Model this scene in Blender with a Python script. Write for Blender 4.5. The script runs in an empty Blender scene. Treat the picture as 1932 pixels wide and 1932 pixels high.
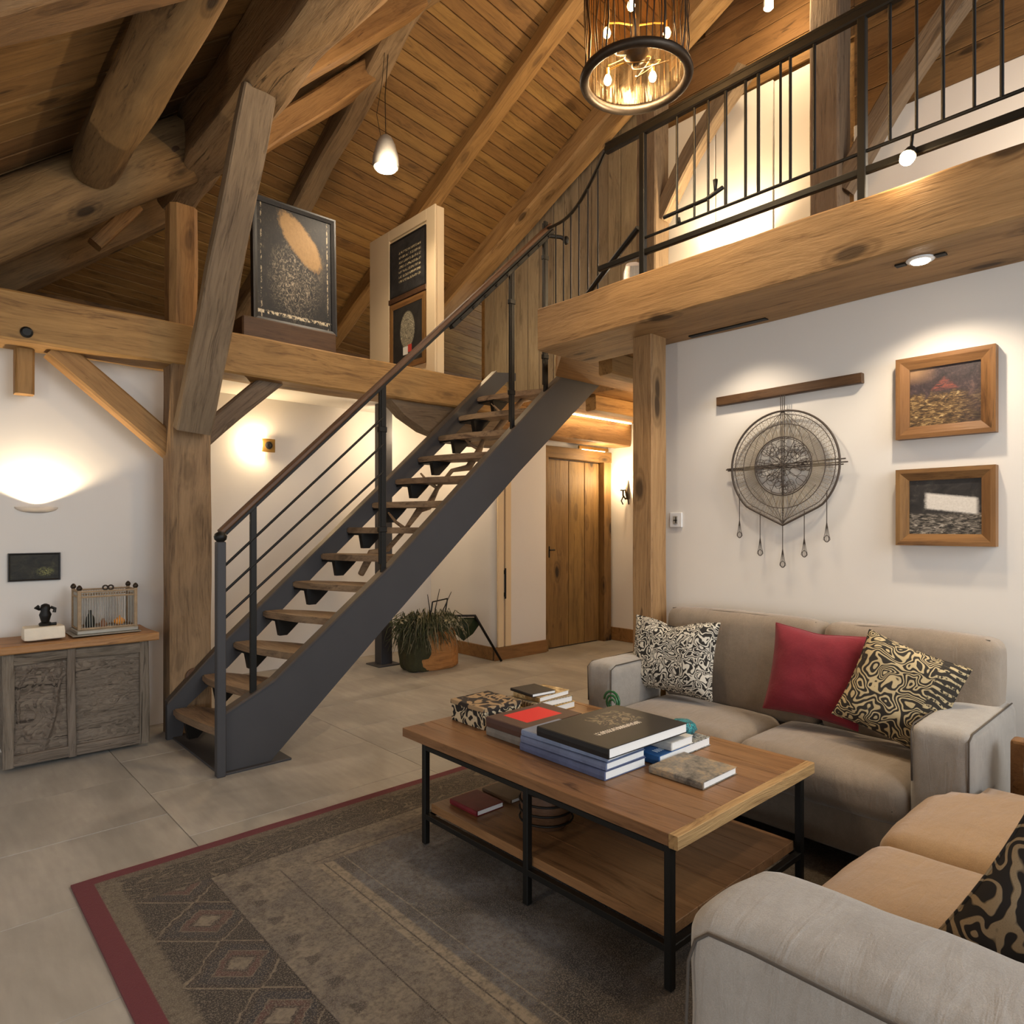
import bpy, bmesh, math, random
from mathutils import Vector, Matrix, noise as mnoise
random.seed(7)
sc = bpy.context.scene
COL = sc.collection
PI = math.pi

# ------------------------------------------------------------------ camera, world, daylight, exposure
cam_d = bpy.data.cameras.new('camera')
cam_d.sensor_width = 36.0
cam_d.lens = 36.0 * 1265.0 / 1932.0
cam_d.shift_y = 29.0 / 1932.0
cam_d.clip_start = 0.05
cam = bpy.data.objects.new('camera', cam_d)
COL.objects.link(cam)
cam.location = (0, 0, 1.3)
cam.rotation_euler = (PI / 2, 0, math.radians(-42.4))
sc.camera = cam
sc.view_settings.view_transform = 'Standard'
sc.view_settings.look = 'None'
sc.view_settings.gamma = 1.0
sc.view_settings.exposure = 0.85
sc.view_settings.use_curve_mapping = False
world = bpy.data.worlds.new('world')
sc.world = world
world.use_nodes = True
wb = world.node_tree.nodes['Background']
wb.inputs[0].default_value = (0.86, 0.93, 1.0, 1)
wb.inputs[1].default_value = 0.75


def lamp(name, kind, loc, power, color, size=0.1, target=None, angle=None, blend=0.5, sy=None):
    d = bpy.data.lights.new(name, kind)
    d.energy = power
    d.color = color
    if kind == 'AREA':
        d.size = size
        if sy:
            d.shape = 'RECTANGLE'
            d.size_y = sy
    else:
        d.shadow_soft_size = size
    if kind == 'SPOT':
        d.spot_size = math.radians(angle)
        d.spot_blend = blend
    o = bpy.data.objects.new(name, d)
    COL.objects.link(o)
    o.location = loc
    if target is not None:
        v = Vector(target) - Vector(loc)
        o.rotation_euler = v.to_track_quat('-Z', 'Y').to_euler()
    return o


WARM = (1.0, 0.74, 0.43)
SOFTW = (1.0, 0.83, 0.62)
DAY = (0.86, 0.93, 1.0)
# assumed daylight: added area lights behind the camera, no window modelled
lamp('assumed_daylight', 'AREA', (-2.6, -2.2, 2.3), 235, DAY, 3.2, (2.0, 2.2, 0.6), sy=2.6)
lamp('assumed_daylight', 'AREA', (2.2, -2.8, 2.6), 70, DAY, 2.4, (2.0, 1.2, 0.5), sy=2.0)
# added unseen lights that brighten the left ceiling and the purlin underside
lamp('left_ceiling_fill', 'POINT', (-1.1, 1.6, 1.75), 24, (1.0, 0.84, 0.64), 0.15)
lamp('purlin_fill', 'SPOT', (2.75, 1.6, 2.9), 60, (1.0, 0.80, 0.52), 0.05, (1.62, 3.0, 3.72), 46, 0.6)

# ------------------------------------------------------------------ node helpers


def lin(c):
    if isinstance(c, str):
        c = [int(c[i:i + 2], 16) / 255 for i in (0, 2, 4)]
    return tuple((v / 12.92 if v <= 0.04045 else ((v + 0.055) / 1.055) ** 2.4) for v in c)


class NB:
    """Small material builder."""

    def __init__(self, name):
        self.m = bpy.data.materials.new(name)
        self.m.use_nodes = True
        self.nt = self.m.node_tree
        self.bsdf = self.nt.nodes['Principled BSDF']
        self.tc = self.nt.nodes.new('ShaderNodeTexCoord')
        self.oi = None

    def node(self, t, **kw):
        n = self.nt.nodes.new(t)
        for k, v in kw.items():
            setattr(n, k, v)
        return n

    def put(self, sock, v):
        if isinstance(v, bpy.types.NodeSocket):
            self.nt.links.new(v, sock)
        elif isinstance(v, (tuple, list)):
            v = tuple(v)
            try:
                if len(sock.default_value) == 4 and len(v) == 3:
                    v = v + (1,)
            except TypeError:
                pass
            sock.default_value = v
        else:
            sock.default_value = v

    @property
    def obj(self):
        return self.tc.outputs['Object']

    @property
    def rnd(self):
        if self.oi is None:
            self.oi = self.node('ShaderNodeObjectInfo')
        return self.oi.outputs['Random']

    def math(self, op, a, b=0.0, c=None, clamp=False):
        n = self.node('ShaderNodeMath', operation=op, use_clamp=clamp)
        self.put(n.inputs[0], a)
        self.put(n.inputs[1], b)
        if c is not None:
            self.put(n.inputs[2], c)
        return n.outputs[0]

    def vmath(self, op, a, b):
        n = self.node('ShaderNodeVectorMath', operation=op)
        self.put(n.inputs[0], a)
        self.put(n.inputs[1], b)
        return n.outputs[0]

    def xyz(self, v):
        n = self.node('ShaderNodeSeparateXYZ')
        self.put(n.inputs[0], v)
        return n.outputs[0], n.outputs[1], n.outputs[2]

    def comb(self, x, y, z):
        n = self.node('ShaderNodeCombineXYZ')
        for i, v in enumerate((x, y, z)):
            self.put(n.inputs[i], v)
        return n.outputs[0]

    def scaled(self, v, s):
        return self.vmath('MULTIPLY', v, s)

    def noise(self, v, scale=1.0, detail=3.0, rough=0.55, dist=0.0, col=False):
        n = self.node('ShaderNodeTexNoise')
        self.put(n.inputs['Vector'], v)
        n.inputs['Scale'].default_value = scale
        n.inputs['Detail'].default_value = detail
        n.inputs['Roughness'].default_value = rough
        n.inputs['Distortion'].default_value = dist
        return n.outputs['Color' if col else 'Fac']

    def voro(self, v, scale=1.0, feature='F1', rand=1.0):
        n = self.node('ShaderNodeTexVoronoi', feature=feature)
        self.put(n.inputs['Vector'], v)
        n.inputs['Scale'].default_value = scale
        n.inputs['Randomness'].default_value = rand
        return n.outputs['Distance']

    def ramp(self, fac, stops, interp='LINEAR'):
        n = self.node('ShaderNodeValToRGB')
        cr = n.color_ramp
        cr.interpolation = interp
        while len(cr.elements) < len(stops):
            cr.elements.new(0.5)
        for e, (p, c) in zip(cr.elements, stops):
            e.position = p
            if not isinstance(c, (tuple, list)):
                c = (c, c, c)
            e.color = tuple(c[:3]) + (1,)
        self.put(n.inputs[0], fac)
        return n.outputs[0]

    def mix(self, f, a, b, mode='MIX'):
        n = self.node('ShaderNodeMix', data_type='RGBA', blend_type=mode)
        self.put(n.inputs[0], f)
        self.put(n.inputs[6], a)
        self.put(n.inputs[7], b)
        return n.outputs[2]

    def hsv(self, col, h=0.5, s=1.0, v=1.0):
        n = self.node('ShaderNodeHueSaturation')
        self.put(n.inputs['Color'], col)
        self.put(n.inputs['Hue'], h)
        self.put(n.inputs['Saturation'], s)
        self.put(n.inputs['Value'], v)
        return n.outputs[0]

    def step(self, v, edge, soft=0.01):
        return self.mapr(v, edge - soft, edge + soft)

    def mapr(self, v, a, b, c=0.0, d=1.0):
        n = self.node('ShaderNodeMapRange')
        self.put(n.inputs[0], v)
        for i, q in enumerate((a, b, c, d)):
            self.put(n.inputs[i + 1], q)
        return n.outputs[0]

    def band(self, v, a, b, soft=0.004):
        return self.math('MULTIPLY', self.mapr(v, a - soft, a + soft), self.mapr(v, b - soft, b + soft, 1.0, 0.0))

    def bump(self, h, strength=0.3, dist=0.01):
        n = self.node('ShaderNodeBump')
        n.inputs['Strength'].default_value = strength
        n.inputs['Distance'].default_value = dist
        self.put(n.inputs['Height'], h)
        self.nt.links.new(n.outputs[0], self.bsdf.inputs['Normal'])

    def out(self, color=None, rough=None, metal=None, spec=None, **kw):
        b = self.bsdf
        if color is not None:
            self.put(b.inputs['Base Color'], color)
        if rough is not None:
            self.put(b.inputs['Roughness'], rough)
        if metal is not None:
            self.put(b.inputs['Metallic'], metal)
        if spec is not None:
            self.put(b.inputs['Specular IOR Level'], spec)
        for k, v in kw.items():
            self.put(b.inputs[k.replace('_', ' ')], v)
        return self.m


def wood(name, light, dark, knots=0.6, rough=0.6, bump=0.35, var=0.25, grain=1.0, cracks=0.0, grey=0.0):
    """Timber whose grain follows the object's own X axis."""
    b = NB(name)
    light, dark = lin(light), lin(dark)
    off = b.comb(b.math('MULTIPLY', b.rnd, 37.0), b.math('MULTIPLY', b.rnd, 91.0), b.math('MULTIPLY', b.rnd, 53.0))
    v = b.vmath('ADD', b.obj, off)
    warp = b.noise(b.scaled(v, (0.7, 2.2, 2.2)), 1.6, 2.0)
    v2 = b.vmath('ADD', v, b.comb(0.0, b.math('MULTIPLY', warp, 0.14), b.math('MULTIPLY', warp, 0.14)))
    g1 = b.noise(b.scaled(v2, (0.9 * grain, 13 * grain, 13 * grain)), 1.5, 6.0, 0.68, 0.6)
    g2 = b.noise(b.scaled(v2, (4.0, 85, 85)), 1.3, 3.0, 0.65)
    blot = b.noise(b.scaled(v, (1.3, 3.0, 3.0)), 1.7, 4.0, 0.6)
    f = b.math('ADD', b.math('MULTIPLY', g1, 0.66), b.math('MULTIPLY', g2, 0.34))
    mid = tuple((a * 0.55 + c * 0.45) for a, c in zip(light, dark))
    mid2 = tuple((a * 0.8 + c * 0.2) for a, c in zip(light, dark))
    col = b.ramp(f, [(0.33, tuple(a * 0.8 for a in dark)), (0.45, mid), (0.54, mid2), (0.68, light)])
    col = b.mix(b.mapr(blot, 0.45, 0.75, 0.0, 0.42), col, tuple(a * 0.45 for a in light), 'MIX')
    # dark mineral streaks and stains
    stk = b.noise(b.scaled(v2, (3.4, 24, 24)), 1.0, 3.0, 0.6, 0.8)
    col = b.mix(b.mapr(stk, 0.33, 0.25, 0.0, 0.7), col, tuple(a * 0.35 for a in dark))
    kd = b.voro(b.scaled(v2, (2.2, 5.5, 5.5)), 1.0)
    kf = b.mapr(kd, 0.11, 0.20, knots, 0.0)
    col = b.mix(kf, col, tuple(a * 0.22 for a in dark))
    col = b.mix(b.math('MULTIPLY', b.band(kd, 0.19, 0.27, 0.02), knots * 0.45), col, tuple(a * 0.6 for a in dark))
    if cracks:
        cr = b.noise(b.scaled(v2, (1.1, 26, 26)), 1.0, 4.0, 0.7, 1.2)
        cf = b.mapr(cr, 0.31, 0.37, cracks, 0.0)
        col = b.mix(cf, col, tuple(a * 0.15 for a in dark))
        f = b.math('SUBTRACT', f, b.math('MULTIPLY', cf, 0.8))
    val = b.mapr(b.rnd, 0.0, 1.0, 1.0 - var, 1.0 + var * 0.7)
    col = b.hsv(col, b.mapr(b.rnd, 0, 1, 0.503, 0.512), 0.96 - grey, val)
    b.bump(f, bump, 0.016)
    return b.out(col, rough, spec=0.3)


def plain(name, c, rough=0.5, metal=0.0, nscale=30.0, amt=0.08, bump=0.05, emit=None, es=0.0):
    b = NB(name)
    c = lin(c)
    n = b.noise(b.obj, nscale, 3.0)
    col = b.mix(n, tuple(a * (1 - amt) for a in c), tuple(min(1, a * (1 + amt)) for a in c))
    if bump:
        b.bump(n, bump, 0.004)
    kw = {}
    if emit:
        kw = dict(Emission_Color=emit, Emission_Strength=es)
    return b.out(col, rough, metal, **kw)


M = {}
M['beam'] = wood('honey_timber', 'A87A46', '68421F', 0.5, 0.62, 0.3, 0.08)
M['beam_light'] = wood('light_oak_timber', 'AE8458', '6C4828', 0.85, 0.6, 0.45, 0.05, 0.9)
M['post'] = wood('weathered_oak', '9C774E', '5C422A', 0.35, 0.75, 0.7, 0.04, 1.3, 0.5, 0.1)
M['brace'] = wood('grey_brown_oak', '82674A', '4E3A28', 0.1, 0.75, 0.6, 0.04, 1.5, 0.35, 0.15)
M['rough'] = wood('rough_hewn_timber', 'A9845A', '5E4026', 0.4, 0.8, 1.0, 0.04, 0.9, 0.7, 0.05)
M['log'] = wood('old_log', '8F6C46', '553C25', 0.9, 0.75, 0.6, 0.05, 0.8, 0.5)
M['plank'] = wood('ceiling_board', '9A6E3A', '60401E', 0.45, 0.6, 0.25, 0.16, 0.8)
M['plank_dark'] = wood('old_ceiling_board', '8A643C', '5A3D22', 0.8, 0.7, 0.35, 0.2, 0.7)
M['plank_grey'] = wood('grey_wall_board', 'A08C6E', '6E5C44', 0.4, 0.75, 0.3, 0.22, 0.9, 0.2, 0.2)
M['table'] = wood('table_top_wood', '8E6240', '56361E', 0.1, 0.36, 0.15, 0.22, 0.9)
M['table_edge'] = wood('table_end_grain', 'B48C5C', '7A5430', 0.1, 0.6, 0.6, 0.05, 2.0)
M['tread'] = wood('stair_tread_wood', '9A7650', '54392A', 0.5, 0.6, 0.5, 0.25, 1.0, 0.3, 0.15)
M['door'] = wood('pine_door_board', '8E6838', '54381C', 0.95, 0.55, 0.3, 0.12, 0.8, 0.2)
M['cabtop'] = wood('cabinet_top_wood', 'B0794A', '6E4424', 0.3, 0.5, 0.4, 0.1, 1.0, 0.2)
M['cabinet'] = wood('driftwood_grey', '857464', '46382B', 0.5, 0.85, 1.0, 0.15, 1.6, 0.7, 0.12)
M['frame'] = wood('picture_frame_wood', '8A5E34', '5A381C', 0.1, 0.45, 0.2, 0.08, 1.2)
M['darkwood'] = wood('dark_walnut', '5E3E28', '382316', 0.1, 0.5, 0.2, 0.05, 1.0)
M['base'] = wood('skirting_oak', '9A6C3C', '6A4522', 0.2, 0.5, 0.2, 0.05)
M['plaster'] = plain('white_plaster', 'DAD5CE', 0.9, 0, 6.0, 0.02, 0.05)
M['cream'] = plain('cream_paint', 'D8C09A', 0.8, 0, 6.0, 0.02, 0.03)
M['steel'] = plain('blackened_steel', '2C2C30', 0.5, 0.6, 9.0, 0.3, 0.08)
M['stringer'] = plain('dark_painted_steel', '3A393B', 0.62, 0.1, 5.0, 0.12, 0.06)
M['iron'] = plain('black_iron', '15130F', 0.5, 0.4, 30.0, 0.3, 0.08)
M['bronze'] = plain('dark_bronze', '3A3026', 0.45, 0.7, 40.0, 0.3, 0.2)
M['brass'] = plain('old_brass', '8C6A34', 0.4, 0.8, 40.0, 0.2, 0.1)
M['white'] = plain('white_plastic', 'DADADA', 0.4)
M['paper'] = plain('paper_pages', 'E6E4DF', 0.85, 0, 300.0, 0.08, 0.1)
M['rodwood'] = wood('handrail_wood', '6E4E38', '38241A', 0.1, 0.45, 0.2, 0.05)
M['wire'] = plain('brown_wire', '4A4038', 0.7, 0.2)
M['flange'] = plain('worn_brown_steel', '4E443C', 0.55, 0.3, 14.0, 0.35, 0.1)
M['string'] = plain('grey_brown_cord', '8C7E68', 0.9)
M['wirelight'] = plain('silver_wire', '9A9488', 0.4, 0.7)
M['bulb'] = plain('lit_bulb', 'FFE0B0', 0.5, 0, emit=(1.0, 0.72, 0.38), es=40.0)
M['lens'] = plain('lit_lens', 'FFF0DC', 0.5, 0, emit=(1.0, 0.86, 0.66), es=14.0)
M['strip'] = plain('lit_strip', 'FFE0B0', 0.5, 0, emit=(1.0, 0.74, 0.4), es=9.0)


def mat_fabric(name, c, weave=420.0, mott=0.12, rough=0.9, sheen=0.3):
    b = NB(name)
    c = lin(c)
    n = b.noise(b.obj, 4.0, 4.0)
    n2 = b.noise(b.obj, 26.0, 5.0, 0.7)
    w = b.noise(b.scaled(b.obj, (1.0, 1.0, 2.2)), weave, 2.0)
    col = b.mix(b.mapr(n, 0.35, 0.65), tuple(a * (1 - mott) for a in c), tuple(min(1, a * (1 + mott)) for a in c))
    col = b.mix(b.mapr(n2, 0.40, 0.66, 0.0, 0.30), col, tuple(a * 0.62 for a in c))
    col = b.mix(b.mapr(w, 0.35, 0.65, 0.0, 0.35), col, tuple(a * 0.5 for a in c))
    wr = b.noise(b.scaled(b.obj, (3.0, 14.0, 3.0)), 1.6, 3.0, 0.55, 1.0)
    h = b.math('ADD', b.math('ADD', b.math('MULTIPLY', w, 0.12), b.math('MULTIPLY', n2, 0.35)), b.math('MULTIPLY', wr, 0.9))
    b.bump(h, 0.45, 0.012)
    return b.out(col, rough, Sheen_Weight=sheen)


M['taupe'] = mat_fabric('taupe_suede', '897A69', mott=0.10)
M['tan'] = mat_fabric('tan_suede', '9E7C52', mott=0.06)
M['grey_arm'] = mat_fabric('daylit_arm_cloth', '9A938A', mott=0.10)  # greyer than the seats: cool daylight put into the arm colour
M['redfab'] = mat_fabric('crimson_fabric', '7C1826', 260.0, 0.06, sheen=0.1)
M['seam'] = plain('seam_thread', '4A423A', 0.9)


def mat_labyrinth(name, light, dark, scale, dens, width=0.0, stripes=False):
    """Meandering cream lines printed on a dark cloth."""
    b = NB(name)
    v = b.obj
    warp = b.noise(v, scale * 0.5, 2.0, col=True)
    v2 = b.vmath('ADD', v, b.scaled(warp, (0.12, 0.12, 0.12)))
    n = b.noise(v2, scale, 0.6, 0.4, 0.35)
    s = b.math('SINE', b.math('MULTIPLY', n, dens))
    f = b.mapr(s, width - 0.18, width + 0.22)
    if stripes:
        x, y, z = b.xyz(v)
        w = b.math('SINE', b.math('MULTIPLY', b.math('ADD', z, b.math('MULTIPLY', n, 0.03)), 260.0))
        g = b.math('MULTIPLY', b.mapr(w, 0.0, 0.4), b.mapr(b.noise(v, 60.0, 2.0), 0.42, 0.5))
        f = b.mix(b.step(x, 0.09, 0.004), f, g)
    fine = b.noise(v, 500.0, 1.0)
    f = b.math('MULTIPLY', f, b.mapr(fine, 0.2, 0.45, 0.75, 1.0))
    col = b.mix(f, lin(dark), lin(light))
    b.bump(f, 0.3, 0.004)
    return b.out(col, 0.9)


M['pillow_cream'] = mat_labyrinth('cream_black_maze_cloth', 'D0CABC', '262320', 21.0, 56.0, 0.05)
M['pillow_gold'] = mat_labyrinth('tan_black_swirl_cloth', 'B8A47C', '29231B', 15.0, 66.0, 0.2, True)
M['pillow_dark'] = mat_labyrinth('dark_swirl_cloth', '8F7C60', '1E1915', 14.0, 46.0, 0.25)


def mat_tile():
    b = NB('grey_stone_tile')
    off = b.comb(b.math('MULTIPLY', b.rnd, 31.0), b.math('MULTIPLY', b.rnd, 17.0), 0.0)
    v = b.vmath('ADD', b.obj, off)
    n = b.noise(b.scaled(v, (2.2, 0.9, 1.0)), 1.6, 6.0, 0.6, 0.4)
    n2 = b.noise(b.scaled(v, (30, 5, 1.0)), 1.0, 4.0)
    col = b.ramp(n, [(0.3, lin('8A867F')), (0.55, lin('A19C94')), (0.75, lin('B2ACA2'))])
    col = b.mix(b.mapr(n2, 0.3, 0.7, 0.0, 0.30), col, lin('78736B'))
    col = b.hsv(col, 0.5, 1.0, b.mapr(b.rnd, 0, 1, 0.93, 1.05))
    b.bump(n2, 0.05, 0.003)
    return b.out(col, b.mapr(n, 0.3, 0.7, 0.42, 0.6), spec=0.4)


M['tile'] = mat_tile()
M['grout'] = plain('tile_grout', '7C766C', 0.9)


def mat_rug():
    b = NB('worn_kilim')
    x, y, z = b.xyz(b.obj)          # x from the left edge, y from the far edge (both metres)
    nz = b.noise(b.obj, 9.0, 5.0, 0.7)
    fib = b.noise(b.obj, 240.0, 2.0)
    fine = b.noise(b.obj, 60.0, 3.0, 0.7)
    xw = b.math('ADD', x, b.math('MULTIPLY', b.math('SUBTRACT', nz, 0.5), 0.05))
    yw = b.math('ADD', y, b.math('MULTIPLY', b.math('SUBTRACT', nz, 0.5), 0.05))
    red = lin('5E2A30')
    tan = lin('8A7860')
    olive = lin('6A5C46')
    dk = lin('3C342C')
    dkg = lin('46423C')
    # centre field: worn slate and brown
    big = b.noise(b.obj, 2.2, 5.0, 0.6, 0.5)
    field = b.ramp(big, [(0.34, lin('2E2A28')), (0.46, lin('5A5654')), (0.58, lin('7C7A7C')), (0.70, lin('4A4038'))])
    fl = b.math('SINE', b.math('MULTIPLY', b.noise(b.obj, 6.0, 2.0, 0.5, 1.5), 60.0))
    field = b.mix(b.mapr(fl, 0.75, 0.95, 0.0, 0.3), field, lin('8A7C66'))
    warmf = b.mapr(x, 0.9, 1.9, 0.0, 0.75)
    field = b.mix(b.math('MULTIPLY', warmf, b.mapr(y, 0.6, 1.5, 0.35, 1.0)), field, b.mix(big, lin('4A3826'), lin('84683E')))
    # beige band with dark blotches
    blot = b.voro(b.scaled(b.obj, (1.0, 1.0, 0.0)), 8.0)
    beige = b.mix(b.mapr(b.noise(b.obj, 9.0, 4.0), 0.4, 0.62, 0.0, 0.8), lin('8E7E66'), lin('6A6058'))
    bx = b.math('SINE', b.math('MULTIPLY', y, 2 * PI / 0.135))
    tri = b.math('MULTIPLY', b.band(x, 0.44, 0.50), b.mapr(b.math('SUBTRACT', bx, b.math('MULTIPLY', b.math('SUBTRACT', x, 0.44), 14.0)), 0.25, 0.45))
    beige = b.mix(b.math('MULTIPLY', tri, 0.75), beige, lin('3E3632'))
    # diamonds
    py = b.math('PINGPONG', b.math('ADD', yw, 0.02), 0.145)
    dx = b.math('ABSOLUTE', b.math('SUBTRACT', xw, 0.29))
    dd = b.math('ADD', b.math('DIVIDE', dx, 0.115), b.math('DIVIDE', py, 0.105))
    dia = b.mix(b.step(dd, 0.36, 0.02), lin('8C7A60'), lin('4A3A32'))
    dia = b.mix(b.step(dd, 0.48, 0.02), dia, lin('62382C'))
    dia = b.mix(b.step(dd, 0.74, 0.015), dia, lin('7A684E'))
    dia = b.mix(b.step(dd, 0.80, 0.015), dia, lin('38363A'))
    dia = b.mix(b.step(dd, 1.20, 0.02), dia, lin('3C302A'))
    dia = b.mix(b.step(dd, 1.38, 0.02), dia, lin('8A7658'))
    dia = b.mix(b.step(dd, 1.46, 0.02), dia, dk)
    # scrolls in the far band
    sw = b.math('SINE', b.math('MULTIPLY', b.noise(b.scaled(b.obj, (1, 2.2, 1)), 5.0, 2.0, 0.5, 1.0), 70.0))
    scroll = b.mix(b.mapr(sw, 0.6, 0.9, 0.0, 0.7), dk, lin('8A7654'))
    # assemble (later entries win)
    col = field
    col = b.mix(b.band(x, 0.72, 0.785), col, lin('9A8666'))
    col = b.mix(b.band(x, 0.745, 0.750, 0.002), col, dk)
    col = b.mix(b.band(x, 0.83, 0.835, 0.002), col, lin('9A8A72'))
    col = b.mix(b.band(y, 0.41, 0.47), col, lin('8A7860'))
    col = b.mix(b.band(y, 0.435, 0.44, 0.002), col, dk)
    farb = b.mapr(y, 0.404, 0.412, 1.0, 0.0)
    left = b.mapr(x, 0.716, 0.724, 1.0, 0.0)
    col = b.mix(left, col, beige)
    col = b.mix(b.math('MULTIPLY', b.band(x, 0.60, 0.605, 0.002), b.mapr(y, 0.40, 0.41)), col, dk)
    col = b.mix(farb, col, beige)
    col = b.mix(b.mapr(x, 0.385, 0.39, 1.0, 0.0), col, dia)
    col = b.mix(b.band(x, 0.385, 0.391, 0.002), col, lin('2A2420'))
    col = b.mix(b.mapr(y, 0.285, 0.29, 1.0, 0.0), col, scroll)
    col = b.mix(b.math('MULTIPLY', b.band(y, 0.285, 0.291, 0.002), b.mapr(x, 0.38, 0.39)), col, lin('2A2420'))
    # fringe coloured edging then the red binding
    frx = b.mapr(b.math('ADD', x, b.math('MULTIPLY', b.noise(b.scaled(b.obj, (3, 90, 1)), 1.0, 2.0), 0.05)), 0.15, 0.165, 1.0, 0.0)
    col = b.mix(frx, col, b.mix(fine, olive, lin('7E6E52')))
    col = b.mix(b.mapr(y, 0.085, 0.09, 1.0, 0.0), col, olive)
    col = b.hsv(col, 0.5, 0.72, 0.74)
    col = b.mix(b.mapr(x, 0.062, 0.066, 1.0, 0.0), col, red)
    col = b.mix(b.mapr(y, 0.048, 0.052, 1.0, 0.0), col, red)
    notred = b.math('MULTIPLY', b.mapr(x, 0.062, 0.066), b.mapr(y, 0.048, 0.052))
    wear = b.math('MULTIPLY', b.mapr(fine, 0.40, 0.66, 0.0, 0.75), notred)
    col = b.mix(wear, col, lin('3A332C'))
    wear2 = b.math('MULTIPLY', b.mapr(fib, 0.50, 0.60, 0.0, 0.50), notred)
    col = b.mix(wear2, col, lin('857A6C'))
    b.bump(b.math('ADD', fib, fine), 0.5, 0.006)
    return b.out(col, 0.95)


M['rug'] = mat_rug()

# ------------------------------------------------------------------ object helpers
WORLD = {}


def link(o):
    COL.objects.link(o)
    return o


def props(o, label=None, cat=None, group=None, kind=None):
    if label:
        o['label'] = label
    if cat:
        o['category'] = cat
    if group:
        o['group'] = group
    if kind:
        o['kind'] = kind
    return o


def thing(name, loc, label, cat, group=None, rz=0.0):
    o = link(bpy.data.objects.new(name, None))
    o.empty_display_size = 0.1
    o.location = loc
    o.rotation_euler = (0, 0, rz)
    WORLD[o.name] = Matrix.Translation(loc) @ Matrix.Rotation(rz, 4, 'Z')
    return props(o, label, cat, group)


def emit(name, bm, mat, parent=None, mw=None, smooth=False, flat_ang=None):
    """Link a bmesh. Without mw the verts are world coordinates; with mw they are local to that matrix."""
    me = bpy.data.meshes.new(name)
    bmesh.ops.recalc_face_normals(bm, faces=bm.faces[:])
    if mw is None and parent is None:
        lo = Vector((min(v.co.x for v in bm.verts), min(v.co.y for v in bm.verts), min(v.co.z for v in bm.verts)))
        hi = Vector((max(v.co.x for v in bm.verts), max(v.co.y for v in bm.verts), max(v.co.z for v in bm.verts)))
        c = Vector(((lo.x + hi.x) / 2, (lo.y + hi.y) / 2, lo.z))
        bmesh.ops.translate(bm, vec=-c, verts=bm.verts[:])
        mw = Matrix.Translation(c)
    elif mw is None:
        bmesh.ops.transform(bm, matrix=WORLD[parent.name].inverted(), verts=bm.verts[:])
        mw = WORLD[parent.name].copy()
    bm.to_mesh(me)
    bm.free()
    mats = mat if isinstance(mat, (list, tuple)) else [mat]
    for q in mats:
        me.materials.append(M[q] if isinstance(q, str) else q)
    if smooth:
        me.shade_smooth()
        if flat_ang:
            me.set_sharp_from_angle(angle=math.radians(flat_ang))
    o = link(bpy.data.objects.new(name, me))
    if parent is not None:
        o.parent = parent
        o.matrix_local = WORLD[parent.name].inverted() @ mw
    else:
        o.matrix_world = mw
    WORLD[o.name] = mw.copy()
    return o


def struct(name, bm, mat, parent=None, mw=None, **kw):
    o = emit(name, bm, mat, parent, mw, **kw)
    if parent is None:
        o['kind'] = 'structure'
    return o


def B():
    return bmesh.new()


def box(bm, x0, x1, y0, y1, z0, z1, bev=0.0, seg=1, mw=None):
    r = bmesh.ops.create_cube(bm, size=1.0)
    vs = r['verts']
    bmesh.ops.scale(bm, vec=(x1 - x0, y1 - y0, z1 - z0), verts=vs)
    bmesh.ops.translate(bm, vec=((x0 + x1) / 2, (y0 + y1) / 2, (z0 + z1) / 2), verts=vs)
    es = set(e for v in vs for e in v.link_edges)
    if bev:
        rr = bmesh.ops.bevel(bm, geom=list(es), offset=bev, segments=seg, affect='EDGES', profile=0.6)
        vs = list(set(v for f in rr['faces'] for v in f.verts) | set(v for v in vs if v.is_valid))
    if mw is not None:
        bmesh.ops.transform(bm, matrix=mw, verts=vs)
    return bm


def tube(bm, pts, r, n=8, closed=False, cap=True):
    pts = [Vector(p) for p in pts]
    N = len(pts)
    rs = r if isinstance(r, (list, tuple)) else [r] * N
    rings = []
    up = None
    for i, p in enumerate(pts):
        if closed:
            t = pts[(i + 1) % N] - pts[i - 1]
        else:
            t = pts[min(i + 1, N - 1)] - pts[max(i - 1, 0)]
        if t.length < 1e-9:
            t = Vector((0, 0, 1))
        t.normalize()
        if up is None:
            up = Vector((0, 0, 1)) if abs(t.z) < 0.9 else Vector((1, 0, 0))
        a = t.cross(up)
        if a.length < 1e-6:
            a = t.orthogonal()
        a.normalize()
        b = a.cross(t).normalized()
        up = b
        rings.append([bm.verts.new(p + (a * math.cos(2 * PI * k / n) + b * math.sin(2 * PI * k / n)) * rs[i]) for k in range(n)])
    m = N if closed else N - 1
    for i in range(m):
        A, C = rings[i], rings[(i + 1) % N]
        for k in range(n):
            bm.faces.new((A[k], A[(k + 1) % n], C[(k + 1) % n], C[k]))
    if cap and not closed:
        bm.faces.new(rings[0][::-1])
        bm.faces.new(rings[-1])
    return bm


def cyl(bm, p0, p1, r0, r1=None, n=16):
    return tube(bm, [p0, p1], [r0, r0 if r1 is None else r1], n)


def lathe(bm, c, prof, n=20):
    """prof: (radius, z) pairs from the bottom up round the vertical axis at c."""
    rings = []
    for r, z in prof:
        rings.append([bm.verts.new((c[0] + r * math.cos(2 * PI * k / n), c[1] + r * math.sin(2 * PI * k / n), c[2] + z)) for k in range(n)])
    for A, C in zip(rings, rings[1:]):
        for k in range(n):
            bm.faces.new((A[k], A[(k + 1) % n], C[(k + 1) % n], C[k]))
    bm.faces.new(rings[0][::-1])
    bm.faces.new(rings[-1])
    return bm


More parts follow.
